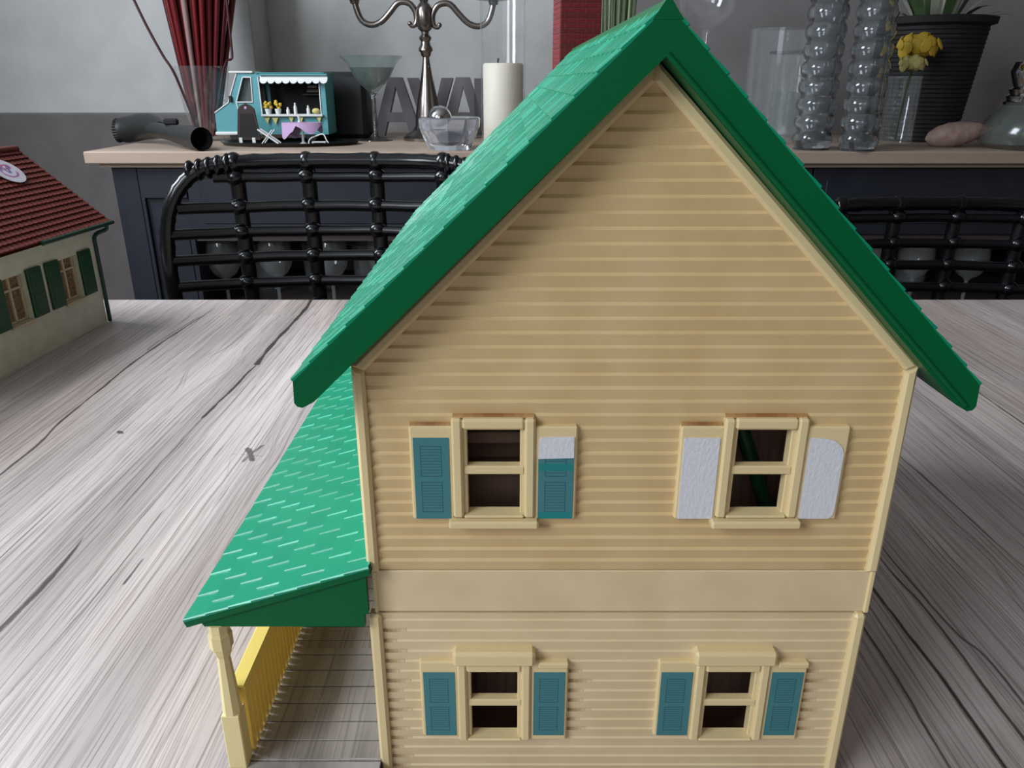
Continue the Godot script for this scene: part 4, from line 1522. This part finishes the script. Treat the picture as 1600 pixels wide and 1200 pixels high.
func toy_van() -> void:
	var at := V(-0.58, SHELF, -1.99)
	var t := thing("toy_van", "turquoise toy snack van with a scalloped white awning and open serving hatch", "toy van", at + V(0, 0.0, 0))
	var outline := PackedVector2Array([Vector2(-0.139, 0.0197), Vector2(0.1330, 0.0197), Vector2(0.1331, 0.1578), Vector2(-0.0744, 0.1578), Vector2(-0.1024, 0.0924), Vector2(-0.1379, 0.0695)])
	var cab := PackedVector2Array([Vector2(-0.0826, 0.0935), Vector2(-0.0434, 0.0935), Vector2(-0.0412, 0.1493), Vector2(-0.0606, 0.1493)])
	var hatch := PackedVector2Array([Vector2(-0.0235, 0.0662), Vector2(0.1193, 0.0662), Vector2(0.1199, 0.1500), Vector2(-0.0243, 0.1500)])
	var m := M.new()
	for poly in cut(outline, [cab, hatch]):
		m.prism(poly, -0.004, 0.0)
	m.prism(outline, -0.095, -0.091)
	var o2 := outline
	for i in o2.size():
		var a := o2[i]
		var b := o2[(i + 1) % o2.size()]
		m.flat([V(a.x, a.y, -0.095), V(b.x, b.y, -0.095), V(b.x, b.y, 0.0), V(a.x, a.y, 0.0)], V(b.y - a.y, a.x - b.x, 0))
	var body := put("body", m, mat.turquoise, t)
	for e in [[[-0.0744, 0.1578], [-0.1024, 0.0924]], [[-0.1024, 0.0924], [-0.1379, 0.0695]], [[-0.0826, 0.0935], [-0.0606, 0.1493]], [[-0.0606, 0.1493], [-0.0412, 0.1493]], [[-0.0412, 0.1493], [-0.0434, 0.0935]], [[-0.0826, 0.0935], [-0.0434, 0.0935]], [[-0.0243, 0.150], [-0.0235, 0.0662]], [[0.1199, 0.150], [0.1193, 0.0662]], [[-0.0744, 0.04], [-0.0826, 0.0935]]]:
		m = M.new()
		m.tube([V(e[0][0], e[0][1], 0.0006), V(e[1][0], e[1][1], 0.0006)], 0.0016, 6)
		put("pale_trim", m, mat.white, body)
	m = M.new()
	m.box(V(-0.0922, 0.1585, -0.06), V(-0.0352, 0.1630, 0.004), 0.001)
	put("roof_board", m, mat.white, t)
	m = M.new()
	m.box(V(-0.03, 0.1575, -0.095), V(0.134, 0.1600, 0.003), 0.001)
	put("roof_edge", m, mat.turquoise, t)
	m = M.new()
	m.box(V(-0.0243, 0.03, -0.089), V(0.1199, 0.155, -0.086))
	put("inner_back", m, mat.chalkboard, t)
	m = M.new()
	m.box(V(-0.0243, 0.0610, -0.03), V(0.124, 0.0662, 0.010), 0.001)
	put("counter", m, mat.white, t)
	m = M.new()
	m.box(V(-0.0826, 0.094, -0.01), V(-0.0434, 0.149, -0.008))
	put("cab_pane", m, mat.drink_glass, t)
	m = M.new()
	m.box(V(-0.0800, 0.094, -0.088), V(-0.036, 0.150, -0.080))
	put("cab_lining", m, mat.grey_plastic, t)
	for i in 9:
		m = M.new()
		var x := -0.0178 + 0.0178 * i
		var poly := PackedVector2Array([Vector2(x, 0.1545), Vector2(x, 0.1390)])
		for k in 7:
			var a := PI + PI * k / 6.0
			poly.append(Vector2(x + 0.0089 + 0.0089 * cos(a), 0.1390 + 0.0085 * sin(a)))
		poly.append(Vector2(x + 0.0178, 0.1545))
		m.prism(poly, 0.0, 0.0016)
		var s := put("awning_scallop", m, mat.white if i % 1 == 0 else mat.turquoise, t)
		s.transform = Transform3D(Basis(Vector3.RIGHT, -0.55), V(0, 0.0235, 0.083))
	m = M.new()
	m.box(V(-0.018, 0.1530, -0.002), V(0.143, 0.1570, 0.012), 0.001)
	put("awning_board", m, mat.turquoise, t)
	for p in [[-0.0116, 0.0554], [0.0078, 0.0532], [0.0466, 0.0576], [0.0693, 0.0552], [0.114, 0.0578]]:
		m = M.new()
		m.prism(PackedVector2Array([Vector2(p[0] - 0.0075, p[1] + 0.0055), Vector2(p[0], p[1] - 0.011), Vector2(p[0] + 0.0075, p[1] + 0.0055)]), 0.0045, 0.0055)
		put("bunting_flag", m, mat.pale_yellow, t)
	for x in [-0.095, 0.09]:
		m = M.new()
		m.xf = Transform3D(Basis(Vector3.RIGHT, PI / 2), V(x, 0.0175, -0.01))
		m.lathe([Vector2(0, -0.01), Vector2(0.015, -0.01), Vector2(0.0155, -0.006), Vector2(0.0155, 0.006), Vector2(0.014, 0.009), Vector2(0, 0.009)], Vector3.ZERO, 20)
		put("wheel", m, mat.black, t)
		m = M.new()
		m.xf = Transform3D(Basis(Vector3.RIGHT, PI / 2), V(x, 0.0175, -0.075))
		m.lathe([Vector2(0, -0.01), Vector2(0.015, -0.01), Vector2(0.0155, -0.006), Vector2(0.0155, 0.006), Vector2(0.014, 0.009), Vector2(0, 0.009)], Vector3.ZERO, 20)
		put("wheel", m, mat.black, t)
	m = M.new()
	m.box(V(-0.142, 0.018, -0.09), V(-0.08, 0.026, 0.004), 0.002)
	put("bumper", m, mat.white, t)
	m = M.new()
	m.box(V(-0.0985, 0.094, 0.0), V(-0.092, 0.108, 0.006), 0.001)
	put("mirror", m, mat.black, t)
	# things on the hatch counter
	var spots := [[-0.010, "left yellow posy in a white pot on the toy van's counter"], [0.014, "right yellow posy in a white pot on the toy van's counter"]]
	for s in spots:
		var ft := thing("toy_posy", s[1], "toy flowers", at + V(s[0], 0.0664, -0.006), "")
		m = M.new()
		m.lathe([Vector2(0, 0), Vector2(0.006, 0), Vector2(0.008, 0.012), Vector2(0, 0.012)], Vector3.ZERO, 14)
		put("pot", m, mat.white, ft)
		m = M.new()
		var rng := RandomNumberGenerator.new()
		rng.seed = 60 + int(s[0] * 1000.0)
		for k in 9:
			m.ball(V(rng.randf_range(-0.008, 0.008), 0.018 + rng.randf_range(-0.004, 0.012), rng.randf_range(-0.005, 0.006)), Vector3.ONE * rng.randf_range(0.003, 0.0048), 6, 8)
		put("blossom", m, mat.yellow, ft)
	for s in [[0.040, 0.016, "white toy cup on the counter, next to the posies"], [0.058, 0.026, "tall white toy bottle in the middle of the van's counter"], [0.089, 0.020, "white toy jar right of the bottle on the van's counter"]]:
		m = M.new()
		m.lathe([Vector2(0, 0), Vector2(0.0042, 0), Vector2(0.0042, s[1] * 0.6), Vector2(0.0022, s[1] * 0.8), Vector2(0.002, s[1]), Vector2(0, s[1])], Vector3.ZERO, 12)
		single("toy_bottle", m, mat.white, at + V(s[0], 0.0664, 0.002), s[2], "toy dish")
	m = M.new()
	m.ball(V(0, 0.007, 0), V(0.010, 0.007, 0.007), 8, 12)
	single("toy_loaf", m, mat.pale_yellow, at + V(0.107, 0.0664, 0.0), "yellow toy loaf at the right end of the van's counter", "toy food")
	m = M.new()
	m.box(V(-0.017, 0.0, -0.006), V(0.017, 0.010, 0.006), 0.003)
	m.box(V(-0.014, 0.012, -0.005), V(0.014, 0.020, 0.005), 0.003)
	single("toy_tin", m, mat.chrome, at + V(0.084, 0.112, -0.080), "shiny toy tin on a rack inside the toy van", "toy tin")
	m = M.new()
	m.box(V(0.06, 0.108, -0.0865), V(0.118, 0.1118, -0.066), 0.0006)
	put("rack", m, mat.brown, t)
	# menu board, deck chair, table and bench in front of the van
	var p := V(-0.60, SHELF + 0.004, -1.93)
	var mt := thing("menu_board", "brown toy menu board with an arched top leaning in front of the van's cab", "toy sign", p)
	m = M.new()
	var arch := PackedVector2Array([Vector2(-0.0520, 0.006), Vector2(-0.0420, 0.076), Vector2(-0.036, 0.083), Vector2(-0.0230, 0.0890), Vector2(-0.010, 0.083), Vector2(-0.0030, 0.076), Vector2(0.0050, 0.006)])
	m.prism(arch, -0.003, 0.0, 0.0008)
	put("board", m, mat.brown, mt)
	m = M.new()
	m.prism(PackedVector2Array([Vector2(-0.0455, 0.014), Vector2(-0.0375, 0.066), Vector2(-0.0075, 0.066), Vector2(-0.001, 0.014)]), 0.0, 0.0006)
	put("slate", m, mat.chalkboard, mt)
	m = M.new()
	m.ball(V(-0.023, 0.0785, 0.0005), V(0.0035, 0.0035, 0.0015), 6, 10)
	put("rosette", m, mat.pink, mt)
	for x in [-0.043, -0.012]:
		m = M.new()
		m.box(V(x - 0.004, 0.0, -0.002), V(x + 0.004, 0.012, 0.001), 0.0006)
		put("foot", m, mat.white, mt)
	p = V(-0.57, SHELF + 0.0035, -1.90)
	mt = thing("toy_deckchair", "white folding toy deckchair with crossed legs beside the menu board", "toy chair", p)
	for e in [[[-0.0217, 0.0327], [0.0238, 0.0012], 0.0023], [[0.0117, 0.0316], [-0.0142, 0.0012], 0.0014]]:
		for z in [0.0, -0.022]:
			m = M.new()
			m.tube([V(e[0][0], e[0][1], z), V(e[1][0], e[1][1], z)], e[2], 6)
			put("leg", m, mat.white, mt)
	m = M.new()
	m.flat([V(-0.0205, 0.0325, 0.0), V(-0.0205, 0.0325, -0.022), V(0.0, 0.0185, -0.022), V(0.0, 0.0185, 0.0)], V(0.5, 1, 0))
	m.flat([V(-0.0207, 0.0315, 0.0), V(-0.0207, 0.0315, -0.022), V(0.0, 0.0175, -0.022), V(0.0, 0.0175, 0.0)], V(-0.5, -1, 0))
	put("seat", m, mat.white, mt)
	p = V(-0.49, SHELF + 0.0035, -1.91)
	mt = thing("toy_table", "round white toy table under a draped lilac cloth in front of the van", "toy table", p)
	m = M.new()
	var n := 36
	for k in n:
		var a0 := TAU * k / n
		var a1 := TAU * (k + 1) / n
		var edge := func(a: float) -> Vector3: return V(0.0480 * cos(a), 0.032 + 0.0095 * sin(a * 4.0 + 0.6) - (0.012 if cos(a) < -0.3 else 0.0), 0.026 * sin(a))
		var rim := func(a: float) -> Vector3: return V(0.0465 * cos(a), 0.0475, 0.024 * sin(a))
		m.flat([V(0, 0.0478, 0), rim.call(a0), rim.call(a1)], V(0, 1, 0))
		m.flat([rim.call(a0), rim.call(a1), edge.call(a1), edge.call(a0)], V(cos(a0), 0.1, sin(a0)))
	put("cloth", m, mat.pink, mt)
	m = M.new()
	m.lathe([Vector2(0, 0), Vector2(0.010, 0), Vector2(0.0035, 0.004), Vector2(0.003, 0.04), Vector2(0.03, 0.0465), Vector2(0, 0.047)], Vector3.ZERO, 16, 0.6)
	put("pedestal", m, mat.white, mt)
	m = M.new()
	m.lathe([Vector2(0, 0), Vector2(0.004, 0), Vector2(0.002, 0.006), Vector2(0.0045, 0.014), Vector2(0, 0.014)], Vector3.ZERO, 12)
	single("toy_sundae", m, mat.white, p + V(-0.004, 0.0482, 0.004), "tiny white sundae glass on the lilac toy tablecloth", "toy dish")
	p = V(-0.452, SHELF + 0.0035, -1.895)
	mt = thing("toy_bench", "white wire toy bench at the right end of the oval tray", "toy bench", p)
	m = M.new()
	m.tube(smooth_path([V(-0.022, 0.0, 0.0), V(-0.018, 0.012, 0.0), V(0.0, 0.020, 0.0), V(0.014, 0.022, 0.0), V(0.020, 0.010, 0.0), V(0.026, 0.0, 0.0)], 4), 0.0016, 6)
	put("back", m, mat.white, mt)
	m = M.new()
	m.box(V(-0.012, 0.004, -0.004), V(0.020, 0.0065, 0.012), 0.001)
	put("seat", m, mat.white, mt)
	for x in [-0.010, 0.018]:
		m = M.new()
		m.box(V(x - 0.0012, 0.0, 0.008), V(x + 0.0012, 0.005, 0.011))
		put("leg", m, mat.white, mt)

func candelabrum() -> void:
	var at := V(-0.2125, SHELF, -2.085)
	var t := thing("candelabrum", "tall pewter candelabrum with curled arms in the middle of the sideboard", "candelabrum", at)
	t.scale = Vector3.ONE * 1.04
	var m := M.new()
	m.lathe([Vector2(0.0, 0.0), Vector2(0.062, 0.0), Vector2(0.063, 0.006), Vector2(0.056, 0.014), Vector2(0.040, 0.022), Vector2(0.032, 0.034), Vector2(0.030, 0.060), Vector2(0.024, 0.095), Vector2(0.014, 0.145), Vector2(0.0085, 0.180), Vector2(0.0075, 0.190)], Vector3.ZERO, 32)
	put("base", m, mat.pewter, t)
	m = M.new()
	m.lathe([Vector2(0.0075, 0.188), Vector2(0.012, 0.1925), Vector2(0.0125, 0.198), Vector2(0.017, 0.203), Vector2(0.0165, 0.208), Vector2(0.012, 0.215), Vector2(0.0105, 0.222), Vector2(0.0145, 0.228), Vector2(0.0145, 0.232), Vector2(0.009, 0.238), Vector2(0.009, 0.243), Vector2(0.016, 0.249), Vector2(0.020, 0.258), Vector2(0.019, 0.275), Vector2(0.020, 0.290), Vector2(0.014, 0.301), Vector2(0.009, 0.306), Vector2(0.012, 0.314), Vector2(0.010, 0.33), Vector2(0.018, 0.36), Vector2(0.0, 0.36)], Vector3.ZERO, 28)
	put("knopped_stem", m, mat.pewter, t)
	var arm := [V(-0.0345, 0.2605, 0), V(-0.031, 0.256, 0), V(-0.023, 0.258, 0), V(-0.0185, 0.268, 0), V(-0.020, 0.285, 0), V(-0.032, 0.302, 0), V(-0.050, 0.307, 0), V(-0.064, 0.302, 0), V(-0.079, 0.286, 0), V(-0.101, 0.2655, 0), V(-0.125, 0.258, 0), V(-0.147, 0.268, 0), V(-0.158, 0.294, 0), V(-0.161, 0.313, 0)]
	for s in [1.0, -1.0]:
		var pts := []
		var rad := []
		for p in arm:
			pts.append(V(p.x * s, p.y - (0.003 if s < 0 else 0.0), p.z))
		pts = smooth_path(pts, 4)
		for i in pts.size():
			rad.append(lerpf(0.0042, 0.0072, minf(1.0, i / 14.0)))
		m = M.new()
		m.tube(pts, rad, 10)
		var a := put("arm", m, mat.pewter, t)
		m = M.new()
		m.lathe([Vector2(0.0, 0.300), Vector2(0.010, 0.303), Vector2(0.012, 0.311), Vector2(0.037, 0.3135), Vector2(0.038, 0.3165), Vector2(0.014, 0.318), Vector2(0.012, 0.35), Vector2(0.0, 0.35)], V(-0.161 * s, -0.003 if s < 0 else 0.0, 0), 24)
		put("drip_pan", m, mat.pewter, a)
		m = M.new()
		m.ball(V(-0.0345 * s, 0.2605 - (0.003 if s < 0 else 0.0), 0), Vector3.ONE * 0.0058, 8, 10)
		put("scroll_end", m, mat.pewter, a)

# ---------------------------------------------------------------- things on the right half of the sideboard
func shelf_right() -> void:
	var rng := RandomNumberGenerator.new()
	rng.seed = 88
	# green reeds behind the roof ridge
	var at := V(0.25, SHELF, -2.04)
	var m := M.new()
	m.lathe([Vector2(0.0, 0.0), Vector2(0.05, 0.0), Vector2(0.055, 0.01), Vector2(0.05, 0.14), Vector2(0.047, 0.14), Vector2(0.047, 0.012), Vector2(0.0, 0.01)], Vector3.ZERO, 28)
	single("grass_vase", m, mat.wicker, at, "dark vase behind the dollhouse roof holding the green reeds", "vase")
	for k in 14:
		var u := (k + 0.5) / 14.0 * 2.0 - 1.0
		m = M.new()
		var w := rng.randf_range(-0.02, 0.02)
		m.tube([V(u * 0.036, 0.013, w), V(u * 0.040, 0.2, w), V(u * 0.047 + rng.randf_range(-0.004, 0.004), 0.42, w * 1.5)], rng.randf_range(0.0028, 0.0042), 6)
		var dk := k % 4 == 2
		single("green_reed", m, mat.dark_green_reed if dk else mat.green_reed, at, "dark green reed standing behind the roof ridge near the chimney" if dk else "light green reed standing behind the roof ridge near the chimney", "reed", "dark green reeds behind the roof" if dk else "light green reeds behind the roof")
	# big round goblet, only its bowl shows
	at = V(0.465, SHELF, -2.05)
	var t := thing("goblet", "large round clear goblet just right of the green roof's peak", "glass", at)
	m = M.new()
	m.lathe([Vector2(0.0, 0.255), Vector2(0.025, 0.259), Vector2(0.05, 0.275), Vector2(0.066, 0.30), Vector2(0.071, 0.33), Vector2(0.064, 0.37), Vector2(0.055, 0.40)], Vector3.ZERO, 36)
	put("bowl", m, mat.clear, t)
	m = M.new()
	m.lathe([Vector2(0.0, 0.0), Vector2(0.045, 0.0), Vector2(0.044, 0.003), Vector2(0.008, 0.009), Vector2(0.006, 0.02), Vector2(0.006, 0.24), Vector2(0.012, 0.256), Vector2(0, 0.258)], Vector3.ZERO, 24)
	put("stem", m, mat.clear, t)
	# plain cylinder
	at = V(0.628, SHELF, -1.985)
	m = M.new()
	m.lathe([Vector2(0.0, 0.0), Vector2(0.068, 0.0), Vector2(0.0715, 0.004), Vector2(0.0715, 0.254), Vector2(0.068, 0.254), Vector2(0.068, 0.012), Vector2(0.0, 0.010)], Vector3.ZERO, 48)
	single("cylinder_vase", m, mat.clear, at, "plain clear glass cylinder vase right of the roof, with two bright reflections", "vase")
	at = V(0.742, SHELF, -2.19)
	t = thing("rimmed_jar", "squat clear jar with a dark rim standing behind the plain cylinder vase", "jar", at)
	m = M.new()
	m.lathe([Vector2(0.0, 0.0), Vector2(0.066, 0.0), Vector2(0.07, 0.006), Vector2(0.07, 0.206), Vector2(0.067, 0.206), Vector2(0.066, 0.01), Vector2(0.0, 0.01)], Vector3.ZERO, 40)
	put("glass", m, mat.clear, t)
	m = M.new()
	m.lathe([Vector2(0.0655, 0.2065), Vector2(0.0715, 0.2065), Vector2(0.0715, 0.2125), Vector2(0.0655, 0.2125), Vector2(0.0655, 0.2065)], Vector3.ZERO, 40)
	put("rim", m, mat.black, t)
	m = M.new()
	m.lathe([Vector2(0.0, 0.011), Vector2(0.06, 0.011), Vector2(0.06, 0.115), Vector2(0.0, 0.115)], Vector3.ZERO, 32)
	put("pale_filling", m, mat.dusty_glass, t)
	# two tall vases of stacked glass rings
	for s in [[0.664, 0.0, "left one of the two tall bubbled glass vases"], [0.752, 0.03, "right one of the two tall bubbled glass vases, beside the yellow flowers"]]:
		var prof := [Vector2(0.0, 0.0), Vector2(0.040, 0.0)]
		var y := 0.004
		while y < 0.40:
			for k in 6:
				var a := PI * k / 6.0
				prof.append(Vector2(0.036 + 0.0075 * sin(a), y + 0.036 * k / 6.0))
			y += 0.036
		prof += [Vector2(0.036, y), Vector2(0.033, y), Vector2(0.032, 0.02), Vector2(0.0, 0.018)]
		m = M.new()
		m.lathe(prof, Vector3.ZERO, 9, 1.0, false, s[1] * 10.0)
		single("bubble_vase", m, mat.thick_glass, V(s[0], SHELF, -1.80 + s[1]), s[2], "vase")
	# yellow flowers in a glass
	at = V(0.908, SHELF, -1.93)
	m = M.new()
	m.lathe([Vector2(0.0, 0.0), Vector2(0.034, 0.0), Vector2(0.037, 0.004), Vector2(0.037, 0.152), Vector2(0.035, 0.152), Vector2(0.035, 0.01), Vector2(0.0, 0.008)], Vector3.ZERO, 32)
	single("flower_glass", m, mat.clear, at, "slim clear glass holding the yellow flowers", "vase")
	for s in [[V(0.018, 0.212, 0.0), 0.048, "yellow", "deep yellow ruffled bloom, the upper one of the two beside the bubbled vases"], [V(0.0, 0.176, 0.024), 0.031, "pale_yellow", "pale yellow bloom drooping below the deep yellow one"]]:
		t = thing("yellow_flower", s[3], "flower", at)
		m = M.new()
		m.tube(smooth_path([V(0.0, 0.012, 0.0), V(s[0].x * 0.3, 0.1, s[0].z * 0.3), s[0]], 5), 0.0022, 6)
		put("stem", m, mat.leaf, t)
		var fr := RandomNumberGenerator.new()
		fr.seed = 31
		for k in 34:
			var f := (k + 0.5) / 34.0
			var yy := 1.0 - 1.55 * f
			var rr := sqrt(maxf(0.0, 1.0 - yy * yy))
			var a := k * 2.39996
			var dir := V(rr * cos(a), yy, rr * sin(a))
			var r: float = s[1]
			var x := dir.cross(V(0.3, 0.9, 0.2)).normalized()
			m = M.new()
			m.xf = Transform3D(Basis(x, dir, x.cross(dir)) * Basis(Vector3.RIGHT, fr.randf_range(-0.5, 0.5)), s[0] + dir * V(r * 1.0, r * 0.6, r * 0.8) * fr.randf_range(0.75, 1.0))
			m.ball(Vector3.ZERO, V(r * fr.randf_range(0.24, 0.36), r * 0.07, r * fr.randf_range(0.24, 0.36)), 5, 9)
			put("petal", m, mat[s[2]], t)
	# dark wicker planter
	at = V(1.032, SHELF, -2.09)
	t = thing("wicker_planter", "large dark wicker planter with a flared rim behind the yellow flowers", "planter", at)
	m = M.new()
	var pf := [Vector2(0.0, 0.0), Vector2(0.092, 0.0)]
	for k in 27:
		var f := (k + 0.5) / 27.0
		pf.append(Vector2(0.092 + 0.030 * f - 0.0012, 0.27 * (f - 0.012)))
		pf.append(Vector2(0.092 + 0.030 * f + 0.0014, 0.27 * f))
	pf += [Vector2(0.135, 0.268), Vector2(0.137, 0.282), Vector2(0.128, 0.284), Vector2(0.118, 0.27), Vector2(0.118, 0.24), Vector2(0.0, 0.24)]
	m.lathe(pf, Vector3.ZERO, 40)
	put("basket", m, mat.wicker, t)
	var pt := thing("potted_plant", "plant with long pale and green leaves growing in the dark wicker planter", "plant", at + V(0, 0.241, 0))
	for k in 26:
		var a := rng.randf() * TAU
		var out := V(cos(a), 0, sin(a))
		var sidev := V(-sin(a), 0, cos(a))
		var r := rng.randf_range(0.06, 0.15)
		var hgt := rng.randf_range(0.04, 0.22)
		m = M.new()
		for q in 6:
			var f0 := q / 6.0
			var f1 := (q + 1) / 6.0
			var w0 := 0.011 * sin(PI * (0.12 + 0.86 * f0))
			var w1 := 0.011 * sin(PI * (0.12 + 0.86 * f1))
			var p0 := out * (0.03 + r * f0) + V(0, hgt * sin(PI * 0.62 * f0), 0)
			var p1 := out * (0.03 + r * f1) + V(0, hgt * sin(PI * 0.62 * f1), 0)
			m.flat([p0 + sidev * w0, p0 - sidev * w0, p1 - sidev * w1, p1 + sidev * w1], V(0, 1, 0.1))
		put("leaf", m, mat.pale_leaf if k % 3 == 0 else mat.leaf, pt)
	# shell and silver topped jar
	at = V(1.022, SHELF, -1.87)
	m = M.new()
	var sp := []
	for k in 15:
		var f := k / 14.0
		sp.append(Vector2(0.0272 * pow(sin(PI * pow(f, 0.72) * 0.98), 0.8) * (1.0 + 0.05 * (k % 2)), -0.075 + 0.155 * f))
	m.xf = Transform3D(Basis(Vector3(0, 0, 1), -PI / 2 + 0.16), V(0, 0.028, 0))
	m.lathe(sp, Vector3.ZERO, 24)
	m.xf = Transform3D.IDENTITY
	single("seashell", m, mat.shell, at, "pinkish long seashell lying at the right end of the sideboard", "shell")
	at = V(1.165, SHELF, -1.82)
	t = thing("silver_jar", "dusky glass jar with a shiny silver beaded neck at the right edge", "jar", at)
	m = M.new()
	m.lathe([Vector2(0.0, 0.0), Vector2(0.090, 0.0), Vector2(0.108, 0.012), Vector2(0.112, 0.035), Vector2(0.100, 0.062), Vector2(0.082, 0.084), Vector2(0.072, 0.094)], Vector3.ZERO, 36)
	put("body", m, mat.dusty_glass, t)
	m = M.new()
	m.lathe([Vector2(0.074, 0.092), Vector2(0.078, 0.098), Vector2(0.070, 0.104), Vector2(0.074, 0.110), Vector2(0.066, 0.116), Vector2(0.070, 0.124), Vector2(0.062, 0.130), Vector2(0.066, 0.142), Vector2(0.072, 0.160), Vector2(0.066, 0.180), Vector2(0.03, 0.196), Vector2(0.0, 0.20)], Vector3.ZERO, 36)
	put("silver_neck", m, mat.chrome, t)
